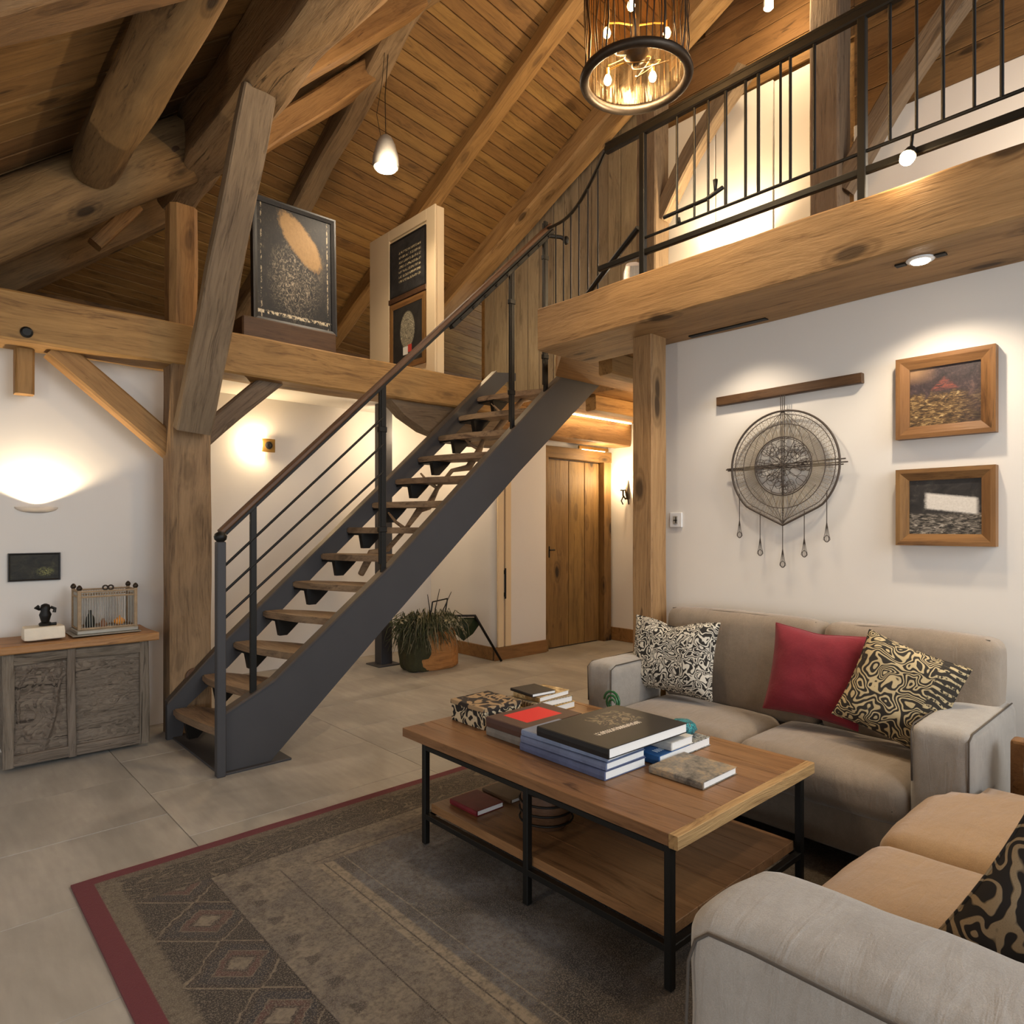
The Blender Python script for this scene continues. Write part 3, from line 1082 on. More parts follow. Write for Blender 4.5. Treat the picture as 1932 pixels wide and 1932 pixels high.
st = thing('staircase', (1.3, 4.05, 0), 'steel staircase with rustic wooden treads climbing to the loft', 'staircase')
for (ya, yb, T, Bt, xe) in ((3.63, 3.67, NT, NB_, 4.47), (4.44, 4.48, FT, FB, 4.10)):
    prof = Bt + [(xe, 2.62), (xe, T[-1][1] + 0.03)] + T[::-1]
    bm = B()
    prism(bm, prof, ya, yb, 'Y')
    o = emit('stringer', bm, 'stringer', st)
    bm = B()
    prism(bm, T + [(T[-1][0], T[-1][1] + 0.014)] + [(x, z + 0.014) for x, z in T[::-1][1:]], ya - 0.014, yb + 0.014, 'Y')
    c = emit('flange', bm, 'flange' if ya > 4 else 'flange', o)
bm = B()
box(bm, 1.235, 1.62, 3.60, 4.48, 0.0, 0.012, 0.003)
emit('base_plate', bm, 'stringer', st)
for i in range(1, 14):
    z = 0.1857 * i
    xn = (max(inv(NT, z), 1.26) + inv(NB_[1:], z)) / 2
    xf = (max(inv(FT, z), 1.25) + inv(FB[2:], z)) / 2 + 0.02
    xc = (xn + xf) / 2
    d = 0.27
    sd = i * 3.7
    n = 12
    front, back = [], []
    for k in range(n + 1):
        s_ = k / n
        y = 3.672 + (4.436 - 3.672) * s_
        x_ = xn + (xf - xn) * s_
        tap = 0.075 * max(0.0, (s_ - 0.45) / 0.55) ** 1.6
        front.append((x_ - d / 2 + 0.014 * mnoise.noise(Vector((sd, y * 4, 0))) + tap, y))
        back.append((x_ + d / 2 + 0.012 * mnoise.noise(Vector((sd, y * 4, 9))) - tap, y))
    bm = B()
    prism(bm, front + back[::-1], z - 0.042, z, 'Z')
    bmesh.ops.bevel(bm, geom=[e for e in bm.edges if abs(e.verts[0].co.z - e.verts[1].co.z) < 1e-6 and len(e.link_faces) == 2], offset=0.007, segments=2, affect='EDGES')
    m = Matrix.Translation((xc, 3.67, z)) @ Matrix.Rotation(PI / 2, 4, 'Z')
    bmesh.ops.transform(bm, matrix=m.inverted(), verts=bm.verts[:])
    o = emit('tread', bm, 'tread', st, m, smooth=True, flat_ang=35)
    # steel bracket plate against the far stringer and a bolt at the near one
    bm = B()
    prism(bm, [(xf - 0.05, z - 0.043), (xf + 0.13, z - 0.043), (xf + 0.10, z - 0.075), (xf + 0.02, z - 0.15), (xf - 0.03, z - 0.15)], 4.25, 4.29, 'Y')
    prism(bm, [(xf - 0.05, z - 0.043), (xf + 0.10, z - 0.043), (xf + 0.10, z - 0.056), (xf - 0.05, z - 0.056)], 4.24, 4.437, 'Y')
    emit('bracket', bm, 'iron', o)
# crooked branch that props the middle treads
bm = B()
pp = []
for k in range(15):
    s = k / 14
    x = 2.35 + 1.6 * s
    pp.append((x, 4.12 + 0.05 * math.sin(k * 1.3), (0.905 * x - 1.0) - 0.15 + 0.045 * math.sin(k * 2.1)))
tube(bm, pp, [0.022 + 0.008 * math.sin(k * 1.7) for k in range(15)], 8)
for k in (3, 6, 9, 12):
    q = Vector(pp[k])
    tube(bm, [q, q + Vector((-0.03, 0.08, 0.05)), q + Vector((-0.05, 0.15, 0.12))], [0.014, 0.012, 0.007], 6)
emit('support_branch', bm, 'tread', st, smooth=True)
# newel, posts, handrail, rods
bm = B()
box(bm, 1.212, 1.257, 3.585, 3.63, 0, 1.225, 0.004)
o = emit('newel', bm, 'stringer', st)
bm = B()
lathe(bm, (1.235, 3.608, 1.225), [(0.018, 0), (0.030, 0.012), (0.033, 0.028), (0.028, 0.042), (0.012, 0.052)], 14)
emit('newel_cap', bm, 'iron', o, smooth=True, flat_ang=40)


def zr(x):
    return 1.265 + 0.955 * (x - 1.235)


for (x, w, ztop) in ((1.42, 0.034, None), (2.235, 0.036, None), (3.33, 0.034, None), (3.68, 0.036, 3.66)):
    bm = B()
    zt = (zr(x) - 0.025) if ztop is None else ztop
    box(bm, x - w / 2, x + w / 2, 3.634, 3.656, zn(x) - 0.02, zt, 0.003)
    if x > 2:
        box(bm, x - w / 2 - 0.012, x - w / 2 - 0.002, 3.636, 3.654, zn(x) + 0.05, zt - 0.02, 0.002)
        for zz in (zn(x) + 0.25, zt - 0.3):
            box(bm, x - w / 2 - 0.016, x + w / 2 + 0.004, 3.630, 3.660, zz, zz + 0.035, 0.003)
    emit('railing_post', bm, 'iron', st)
m, L = frame_mat((1.245, 3.64, zr(1.245)), (3.72, 3.64, zr(3.72)))
bm = beam_bm(L, 0.050, 0.030, 0.0006, 0.008, 3)
hr = emit('handrail', bm, 'rodwood', st, m, smooth=True, flat_ang=35)
bm = B()
box(bm, 0, L, -0.014, 0.014, -0.032, -0.015, 0.002)
emit('rail_bar', bm, 'iron', hr, m)
bm = B()
box(bm, L * 0.60, L, -0.022, 0.022, -0.062, -0.033, 0.003)
for k in range(9):
    x = L * 0.63 + k * L * 0.043
    lathe(bm, (x, 0, -0.03), [(0.009, 0), (0.009, 0.0)], 6) if False else box(bm, x - 0.012, x + 0.012, -0.028, -0.022, -0.056, -0.042, 0.002)
emit('rail_channel', bm, 'iron', hr, m)
for zo0, zo1 in ((1.076, 1.99), (0.94, 1.82), (0.80, 1.65)):
    bm = B()
    tube(bm, [(1.245, 3.64, zo0), (2.235, 3.64, zo1)], 0.0075, 8)
    emit('rod', bm, 'iron', st, smooth=True, flat_ang=40)
# bracket arm at the rail head
bm = B()
tube(bm, [(3.68, 3.64, 3.55), (3.80, 3.60, 3.56), (3.84, 3.58, 3.54)], 0.016, 8)
lathe(bm, (3.84, 3.58, 3.51), [(0.012, 0), (0.024, 0.015), (0.024, 0.045), (0.012, 0.06)], 10)
emit('rail_bracket', bm, 'iron', st, smooth=True, flat_ang=40)

# steel column behind the stairs
bm = B()
box(bm, 3.33, 3.45, 5.46, 5.58, 0.01, 2.47, 0.004)
box(bm, 3.27, 3.51, 5.40, 5.64, 0.0, 0.012, 0.002)
props(emit('steel_column', bm, 'stringer'), 'dark square steel column behind the stairs next to the log planter', 'column')

# ================================================================== LOFT RAILING
lr_ = thing('loft_railing', (2.86, 1.0, 2.6), 'black iron railing of thin uneven bars along the loft edge', 'railing')


def rail_part(name, pts, r, mat='iron', parent=None, n=8):
    bm = B()
    tube(bm, pts, r, n)
    return emit(name, bm, mat, parent or lr_, smooth=True, flat_ang=40)


bm = B()
box(bm, 2.842, 2.878, -1.8, 2.37, 3.345, 3.385, 0.006)
box(bm, 2.850, 2.870, -1.8, 2.37, 3.385, 3.405, 0.004)
emit('top_rail', bm, 'iron', lr_)
rail_part('bottom_rail', [(2.86, -1.8, 2.815), (2.86, 2.13, 2.805)], 0.0075)
bm = B()
box(bm, 2.848, 2.872, -1.8, 2.42, 2.715, 2.745, 0.004)
emit('lower_rail', bm, 'iron', lr_)
for y, r in ((1.913, .006), (1.814, .006), (1.738, .006), (1.646, .008), (1.546, .007), (1.484, .008), (1.381, .006), (1.337, .007), (1.233, .007), (0.94, .007), (0.847, .006), (0.759, .007), (0.661, .006), (0.579, .007), (0.47, .006), (0.37, .007), (0.27, .006)):
    rail_part('baluster', [(2.86, y, 2.81), (2.86, y, 3.35)], r)
for y in (2.12, 1.041, 0.1):
    bm = B()
    box(bm, 2.845, 2.875, y - 0.016, y + 0.016, 2.6, 3.35, 0.003)
    emit('railing_post', bm, 'iron', lr_)
bm = B()
tube(bm, [(2.86, 1.99, 2.87), (2.86, 1.75, 2.875), (2.86, 1.66, 2.90)], 0.010, 8)
tube(bm, [(2.86, 1.70, 2.89), (2.86, 1.70, 2.95)], [0.006, 0.012], 8)
tube(bm, [(2.86, 1.90, 2.81), (2.86, 1.90, 2.84)], [0.010, 0.005], 8)
emit('ornament_bar', bm, 'iron', lr_, smooth=True)
# bent return rail linking to the stair handrail
P0, P1 = Vector((2.86, 2.37, 3.37)), Vector((3.68, 3.62, 3.60))
pts = []
for k in range(13):
    s = k / 12
    p = P0.lerp(P1, s)
    p.z -= 0.13 * math.sin(PI * s) * (1 - s * 0.3)
    pts.append(p)
rail_part('return_rail', pts, 0.011)
for s in (0.10, 0.24, 0.38, 0.52, 0.66, 0.82):
    p = P0.lerp(P1, s)
    zt = p.z - 0.13 * math.sin(PI * s) * (1 - s * 0.3)
    rail_part('baluster', [(p.x, p.y, 2.6), (p.x, p.y, zt)], 0.005)
rail_part('diagonal_bar', [(2.86, 2.15, 2.87), (2.92, 2.45, 2.72), (3.05, 2.78, 2.61)], 0.016)

# small glass lantern on the loft floor by the beam
t = thing('glass_lantern', (3.3, 2.52, 2.6), 'small glass lantern on the loft floor behind the diagonal bar', 'lantern')
g = NB('clear_glass')
g.out((0.95, 0.98, 1.0), 0.05, Transmission_Weight=0.9, IOR=1.2)
M['glass'] = g.m
bm = B()
lathe(bm, (3.3, 2.52, 2.63), [(0.05, 0), (0.06, 0.06), (0.06, 0.22), (0.045, 0.27)], 14)
emit('glass_body', bm, 'glass', t, smooth=True, flat_ang=40)
bm = B()
lathe(bm, (3.3, 2.52, 2.6), [(0.065, 0), (0.065, 0.02), (0.03, 0.028)], 14)
emit('lantern_base', bm, 'iron', t, smooth=True, flat_ang=40)
bm = B()
lathe(bm, (3.3, 2.52, 2.64), [(0.014, 0), (0.02, 0.06), (0.018, 0.12), (0.004, 0.16)], 10)
emit('flame_bulb', bm, 'lens', t, smooth=True)

# ================================================================== LIGHTS OF THE ROOM
ch = thing('chandelier', (2.35, 1.78, 3.24), 'round iron chandelier with glass drum and glowing bulbs over the table', 'chandelier')
C0 = Vector((2.35, 1.78, 3.24))
R = 0.222
for z, rr in ((0.0, 0.020), (0.80, 0.014)):
    bm = B()
    tube(bm, [C0 + Vector((R * math.cos(2 * PI * k / 48), R * math.sin(2 * PI * k / 48), z)) for k in range(48)], rr, 10, closed=True)
    emit('ring', bm, 'bronze', ch, smooth=True)
bm = B()
for k in range(46):
    a = 2 * PI * k / 46 + random.uniform(-0.05, 0.05)
    r1, r2 = R - 0.004, R - 0.004
    pts = []
    for j in range(7):
        aa = a + 0.03 * math.sin(j * 1.9 + k)
        rr = r1 + 0.006 * math.sin(j * 2.3 + k * 1.7)
        pts.append(C0 + Vector((rr * math.cos(aa), rr * math.sin(aa), 0.02 + 0.13 * j)))
    tube(bm, pts, 0.0022 if k % 4 else 0.0045, 5)
o = emit('cage_wires', bm, 'bronze', ch, smooth=True)
o['kind'] = 'stuff'
g = NB('smoked_amber_glass')
rip = g.noise(g.scaled(g.obj, (18, 18, 1.5)), 2.0, 3.0, 0.6)
g.bump(rip, 0.8, 0.02)
tr = g.node('ShaderNodeBsdfTransparent')
tr.inputs[0].default_value = (0.80, 0.62, 0.42, 1)
mx = g.node('ShaderNodeMixShader')
g.put(mx.inputs[0], g.mapr(rip, 0.45, 0.7, 0.05, 0.30))
g.nt.links.new(tr.outputs[0], mx.inputs[1])
g.out((0.25, 0.18, 0.1), 0.12, 0.6)
g.nt.links.new(g.bsdf.outputs[0], mx.inputs[2])
g.nt.links.new(mx.outputs[0], g.nt.nodes['Material Output'].inputs[0])
M['smoke'] = g.m
bm = B()
for k in range(48):
    pass
ring0 = [bm.verts.new(C0 + Vector(((R - 0.014) * math.cos(2 * PI * k / 48), (R - 0.014) * math.sin(2 * PI * k / 48), 0.02))) for k in range(48)]
ring1 = [bm.verts.new(C0 + Vector(((R - 0.014) * math.cos(2 * PI * k / 48), (R - 0.014) * math.sin(2 * PI * k / 48), 0.79))) for k in range(48)]
for k in range(48):
    bm.faces.new((ring0[k], ring0[(k + 1) % 48], ring1[(k + 1) % 48], ring1[k]))
emit('glass_drum', bm, 'smoke', ch, smooth=True)
bm = B()
cyl(bm, C0 + Vector((0, 0, 0.10)), C0 + Vector((0, 0, 0.8)), 0.016, n=10)
lathe(bm, C0 + Vector((0, 0, 0.06)), [(0.012, 0), (0.04, 0.02), (0.055, 0.05), (0.03, 0.09), (0.016, 0.12)], 14)
for k in range(3):
    a = 2 * PI * k / 3
    tube(bm, [C0 + Vector((0, 0, 0.8)), C0 + Vector((R * math.cos(a), R * math.sin(a), 0.8))], 0.008, 6)
emit('stem', bm, 'bronze', ch, smooth=True, flat_ang=50)
bm = B()
cyl(bm, C0 + Vector((0, 0, 0.8)), (2.35, 1.78, zA(1.78) - 0.03), 0.006, n=6)
emit('hanging_rod', bm, 'iron', ch)
bulbs = [(-2.3, 0.13, 0.22), (-1.45, 0.13, 0.24), (-0.35, 0.13, 0.22), (1.75, 0.13, 0.06), (0.70, 0.13, 0.06)]
bulbs = [(Vector((-0.738, 0.674, 0)) * 0.125 + Vector((0, 0, 0.20))), (Vector((-0.674, -0.738, 0)) * 0.13 + Vector((-0.03, 0.03, 0.22))), (Vector((0.738, -0.674, 0)) * 0.135 + Vector((0, 0, 0.20))),
         (Vector((-0.738, 0.674, 0)) * 0.11 + Vector((0.674, 0.738, 0)) * 0.08 + Vector((0, 0, 0.05))), (Vector((0.738, -0.674, 0)) * 0.09 + Vector((0.674, 0.738, 0)) * 0.08 + Vector((0, 0, 0.065)))]
for v in bulbs:
    p = C0 + v
    bm = B()
    inner = C0 + Vector((0, 0, v.z + 0.03))
    tube(bm, [inner, inner.lerp(p, 0.6) + Vector((0, 0, 0.03)), p + Vector((0, 0, 0.04))], 0.004, 6)
    lathe(bm, p + Vector((0, 0, 0.018)), [(0.010, 0), (0.010, 0.03)], 8)
    arm = emit('bulb_arm', bm, 'brass', ch, smooth=True, flat_ang=40)
    bm = B()
    lathe(bm, p + Vector((0, 0, -0.026)), [(0.003, 0), (0.013, 0.008), (0.017, 0.022), (0.012, 0.038), (0.007, 0.046)], 12)
    emit('bulb', bm, 'bulb', arm, smooth=True)
lamp('chandelier_light', 'POINT', C0 + Vector((0, 0, 0.13)), 62, WARM, 0.10)
# scrolled wires in the drum
bm = B()
for k in range(7):
    a0 = k * 0.9
    pts = [C0 + Vector((0.14 * s * math.cos(a0 + 2.6 * s), 0.14 * s * math.sin(a0 + 2.6 * s), 0.08 + 0.09 * math.sin(s * 3 + k))) for s in [j / 12 for j in range(13)]]
    tube(bm, pts, 0.0025, 5)
o = emit('scroll_wires', bm, 'brass', ch, smooth=True)
o['kind'] = 'stuff'

# pendant
t = thing('pendant_lamp', (2.66, 4.30, 3.96), 'small frosted cone pendant lamp glowing under the rafters', 'lamp')
M['frost'] = plain('frosted_shade', '9A958C', 0.5, 0, 40, 0.1, 0.05)
bm = B()
lathe(bm, (2.66, 4.30, 3.965), [(0.090, 0.0), (0.098, 0.02), (0.094, 0.08), (0.070, 0.17), (0.045, 0.22), (0.02, 0.24)], 24)
emit('shade', bm, 'frost', t, smooth=True, flat_ang=50)
bm = B()
lathe(bm, (2.66, 4.30, 3.945), [(0.055, 0), (0.075, 0.008), (0.075, 0.019)], 20)
emit('diffuser', bm, 'lens', t, smooth=True, flat_ang=50)
bm = B()
tube(bm, [(2.66, 4.30, 4.2), (2.66, 4.31, 4.5), (2.68, 4.30, zA(4.3) - 0.2)], 0.003, 6)
tube(bm, [(2.63, 4.32, 4.19), (2.60, 4.33, 4.35), (2.64, 4.32, 4.6), (2.65, 4.30, zA(4.3) - 0.2)], 0.002, 6)
emit('cord', bm, 'iron', t)
lamp('pendant_light', 'SPOT', (2.66, 4.30, 3.93), 30, SOFTW, 0.05, (2.66, 4.3, 0), 150, 0.6)
lamp('pendant_light', 'POINT', (2.60, 4.12, 3.90), 7, SOFTW, 0.05)

# recessed downlight in the loft beam
dls = []
for i, y in enumerate((0.86,)):
    t = thing('recessed_downlight', (2.95, y, 2.35), 'recessed downlight glowing in the underside of the loft beam', 'light')
    bm = B()
    lathe(bm, (2.95, y, 2.342), [(0.045, 0), (0.05, 0.004), (0.05, 0.007)], 20)
    emit('trim_ring', bm, 'white', t, smooth=True, flat_ang=40)
    bm = B()
    lathe(bm, (2.95, y, 2.336), [(0.030, 0), (0.034, 0.006)], 18)
    emit('lens', bm, 'lens', t, smooth=True, flat_ang=40)
    bm = B()
    for s in (-1, 1):
        box(bm, 2.935, 2.965, y + s * 0.07 - 0.018, y + s * 0.07 + 0.018, 2.3425, 2.349)
    emit('spring_clip', bm, 'iron', t)
lamp('downlight', 'SPOT', (2.95, 0.86, 2.33), 24, SOFTW, 0.03, (3.15, 0.8, 0), 125, 0.7)
lamp('downlight', 'SPOT', (2.93, 1.72, 2.33), 12, SOFTW, 0.03, (3.22, 1.65, 0.6), 110, 0.8)  # assumed second downlight, no fixture modelled
lamp('downlight', 'SPOT', (2.95, 0.0, 2.33), 18, SOFTW, 0.03, (3.15, 0.1, 0), 120, 0.8)  # assumed third downlight out of view, no fixture modelled

# spotlight on the loft railing
t = thing('railing_spotlight', (2.83, 0.86, 2.72), 'small warm spotlight clipped under the loft railing', 'light')
bm = B()
cyl(bm, (2.86, 0.86, 2.81), (2.84, 0.86, 2.735), 0.006, n=8)
tube(bm, [(2.84, 0.86, 2.735), (2.815, 0.863, 2.70)], [0.018, 0.030], 14)
emit('housing', bm, 'iron', t, smooth=True, flat_ang=40)
bm = B()
cyl(bm, (2.817, 0.863, 2.703), (2.805, 0.865, 2.686), 0.028, 0.024, 16)
emit('lens', bm, 'bulb', t, smooth=True, flat_ang=40)
lamp('railing_spot_light', 'POINT', (2.76, 0.865, 2.66), 1.6, WARM, 0.02)

# high ceiling spotlight
t = thing('ceiling_spotlight', (4.62, 2.32, 5.04), 'tiny bright spotlight hanging high under the loft roof, beside the chandelier', 'light')
bm = B()
cyl(bm, (4.62, 2.32, 5.10), (4.70, 2.32, zA(2.32) - 0.2), 0.006, n=6)
lathe(bm, (4.62, 2.32, 5.04), [(0.035, 0), (0.035, 0.05), (0.015, 0.07)], 14)
emit('housing', bm, 'white', t, smooth=True, flat_ang=40)
bm = B()
lathe(bm, (4.62, 2.32, 5.03), [(0.024, 0), (0.028, 0.009)], 14)
emit('lens', bm, 'lens', t, smooth=True)
lamp('ceiling_spot_light', 'POINT', (4.55, 2.25, 4.96), 12, WARM, 0.04)

# assumed unseen loft uplight for the glow on the white wall
t = thing('assumed_floor_lamp', (4.78, 2.74, 2.6), 'assumed slim uplighting floor lamp against the white loft wall, hidden behind the loft edge', 'lamp')
bm = B()
lathe(bm, (4.78, 2.74, 2.6), [(0.10, 0), (0.10, 0.015), (0.012, 0.03), (0.010, 0.76), (0.02, 0.77)], 16)
emit('stand', bm, 'iron', t, smooth=True, flat_ang=40)
bm = B()
lathe(bm, (4.78, 2.74, 3.37), [(0.02, 0), (0.07, 0.04), (0.085, 0.075), (0.075, 0.074), (0.03, 0.04)], 18)
emit('lamp_shade', bm, 'iron', t, smooth=True, flat_ang=40)
bm = B()
lathe(bm, (4.78, 2.74, 3.415), [(0.02, 0), (0.03, 0.01), (0.02, 0.025)], 12)
emit('bulb', bm, 'bulb', t, smooth=True)
lamp('uplight', 'SPOT', (4.80, 2.74, 3.47), 46, WARM, 0.03, (4.95, 2.7, 5.0), 140, 0.7)
lamp('uplight_glow', 'POINT', (4.80, 2.80, 3.52), 10, WARM, 0.03)
lamp('loft_fill', 'POINT', (4.55, 2.95, 3.35), 6, WARM, 0.05)  # assumed fill for the loft glow, no fixture modelled
lamp('loft_fill', 'POINT', (4.3, 0.6, 3.3), 14, SOFTW, 0.1)  # second assumed loft fill, unseen and without a fixture

# sconces
t = thing('square_sconce', (2.46, 6.0, 2.04), 'small square brass wall light glowing on the white wall behind the stairs', 'lamp')
bm = B()
box(bm, 2.40, 2.52, 5.95, 5.965, 1.98, 2.10, 0.003)
box(bm, 2.43, 2.49, 5.965, 6.0, 2.01, 2.07)
emit('plate', bm, 'brass', t)
bm = B()
lathe(bm, (0, 0, 0), [(0.034, 0), (0.034, 0.006), (0.016, 0.01), (0.016, 0.006), (0.006, 0.006)], 16)
bmesh.ops.transform(bm, matrix=Matrix.Translation((2.46, 5.951, 2.04)) @ Matrix.Rotation(PI / 2, 4, 'X'), verts=bm.verts[:])
emit('boss', bm, 'iron', t, smooth=True, flat_ang=40)
bm = B()
box(bm, 2.395, 2.43, 5.968, 5.985, 2.00, 2.08)
emit('lens', bm, 'bulb', t)
lamp('sconce_light', 'POINT', (2.36, 5.93, 2.05), 6.5, WARM, 0.03)

t = thing('candle_sconce', (6.10, 4.72, 1.72), 'small dark candle-style wall sconce glowing in the hall beside the pine door', 'lamp')
bm = B()
tube(bm, [(6.10, 4.72, 1.66), (6.04, 4.72, 1.62), (6.00, 4.72, 1.66), (6.00, 4.72, 1.72)], 0.010, 8)
lathe(bm, (6.00, 4.72, 1.71), [(0.03, 0), (0.036, 0.012), (0.02, 0.018)], 12)
tube(bm, [(6.09, 4.72, 1.62), (6.07, 4.72, 1.70), (6.09, 4.72, 1.84)], [0.02, 0.025, 0.004], 8)
tube(bm, [(6.05, 4.69, 1.66), (6.03, 4.67, 1.60), (6.05, 4.68, 1.56)], 0.008, 6)
tube(bm, [(6.05, 4.75, 1.66), (6.03, 4.77, 1.60), (6.05, 4.76, 1.56)], 0.008, 6)
emit('arm', bm, 'bronze', t, smooth=True, flat_ang=50)
bm = B()
lathe(bm, (6.00, 4.72, 1.73), [(0.010, 0), (0.014, 0.03), (0.010, 0.06), (0.002, 0.08)], 10)
emit('bulb', bm, 'bulb', t, smooth=True)
lamp('hall_sconce_light', 'POINT', (5.97, 4.76, 1.86), 8, WARM, 0.03)

t = thing('assumed_uplighter', (0.60, 4.85, 1.40), 'assumed white half-bowl plaster wall uplighter above the small dark painting', 'lamp')  # fixture assumed from the glow on the wall
bm = B()
n = 16
rings = []
for j in range(7):
    ph = j / 6 * PI / 2
    rr = 0.045 * math.sin(ph) + 0.002
    rings.append([bm.verts.new((0.60 + rr * 2.3 * math.cos(PI * k / n), 4.849 - rr * math.sin(PI * k / n), 1.385 + 0.035 * (1 - math.cos(ph)))) for k in range(n + 1)])
for A_, C_ in zip(rings, rings[1:]):
    for k in range(n):
        bm.faces.new((A_[k], A_[k + 1], C_[k + 1], C_[k]))
bmesh.ops.solidify(bm, geom=bm.faces[:], thickness=0.005)
emit('bowl', bm, 'plaster', t, smooth=True, flat_ang=50)
bm = B()
box(bm, 0.56, 0.64, 4.825, 4.845, 1.405, 1.41)
emit('lens', bm, 'frost', t)
lamp('uplighter', 'SPOT', (0.60, 4.79, 1.43), 17, (1.0, 0.78, 0.50), 0.012, (0.60, 4.88, 2.4), 138, 0.35)

# strip lights of the hall header
t = thing('strip_light', (5.5, 4.655, 2.48), 'thin warm light strip on top of the hall header beam', 'light')
bm = B()
box(bm, 4.9, 6.05, 4.64, 4.66, 2.455, 2.468)
emit('lens', bm, 'strip', t)
lamp('strip_glow', 'AREA', (5.4, 4.63, 2.44), 2.0, WARM, 1.2, (5.4, 4.0, 0), sy=0.03)
t = thing('door_light', (5.75, 4.97, 2.2), 'slim linear light under the beam above the pine door', 'light')
bm = B()
box(bm, 5.5, 6.0, 4.93, 4.95, 2.165, 2.20, 0.002)
emit('housing', bm, 'brass', t)
bm = B()
box(bm, 5.56, 5.94, 4.932, 4.948, 2.158, 2.165)
emit('lens', bm, 'strip', t)
lamp('door_glow', 'POINT', (5.7, 4.75, 2.08), 3, WARM, 0.05)
lamp('hall_fill', 'POINT', (5.0, 3.2, 2.2), 18, (1.0, 0.68, 0.36), 0.12)  # assumed warm fill for the hall, no lamp modelled
lamp('understair_fill', 'POINT', (3.6, 5.4, 2.2), 12, (1.0, 0.76, 0.5), 0.1)  # assumed fill behind the stairs, no lamp modelled
lamp('attic_bounce_fill', 'POINT', (4.0, 5.2, 3.2), 9, WARM, 0.08)  # added fill standing in for warm bounce in the attic

# ================================================================== PINE DOOR
d = thing('door_1', (5.55, 5.03, 0), None, None)
d['kind'] = 'structure'
xs = [5.04, 5.42, 5.68, 5.93]
for a, b2 in zip(xs, xs[1:]):
    bm = B()
    box(bm, 0.0, 2.02, -(b2 - a) / 2 + 0.003, (b2 - a) / 2 - 0.003, -0.018, 0.018, 0.004)
    m = Matrix.Translation(((a + b2) / 2, 5.03, 0.01)) @ Matrix((Vector((0, 0, 1)), Vector((1, 0, 0)), Vector((0, 1, 0)))).transposed().to_4x4()
    emit('door_board', bm, 'door', d, m)
for (x0, x1, z0, z1) in ((4.97, 5.035, 0, 2.12), (5.935, 6.06, 0, 2.12)):
    beam('jamb', ((x0 + x1) / 2, 4.985, z0), ((x0 + x1) / 2, 4.985, z1), x1 - x0, 0.09, 'door', parent=d, up=(0, 1, 0), rough=0.001, bev=0.004, kind='structure')
beam('lintel', (4.97, 4.985, 2.10), (6.06, 4.985, 2.10), 0.10, 0.12, 'door', parent=d, rough=0.001, bev=0.004, kind='structure')
bm = B()
box(bm, 5.06, 5.075, 4.96, 4.985, 0.98, 1.10, 0.003)
tube(bm, [(5.067, 4.985, 1.06), (5.067, 4.955, 1.06), (5.14, 4.955, 1.06)], 0.008, 8)
emit('door_handle', bm, 'iron', d)

# wall switch
t = thing('light_switch', (3.28, 2.05, 1.31), 'white square light switch plate on the wall next to the oak post', 'switch')
bm = B()
box(bm, 3.268, 3.28, 2.155, 2.235, 1.30, 1.385, 0.003)
emit('plate', bm, 'white', t)
bm = B()
box(bm, 3.264, 3.2685, 2.18, 2.21, 1.32, 1.365, 0.002)
emit('rocker', bm, 'frost', t)
bm = B()
box(bm, 3.2625, 3.2642, 2.183, 2.207, 1.338, 1.343)
box(bm, 3.2625, 3.2642, 2.188, 2.193, 1.325, 1.36)
emit('symbol', bm, 'iron', t)

# ================================================================== PICTURES


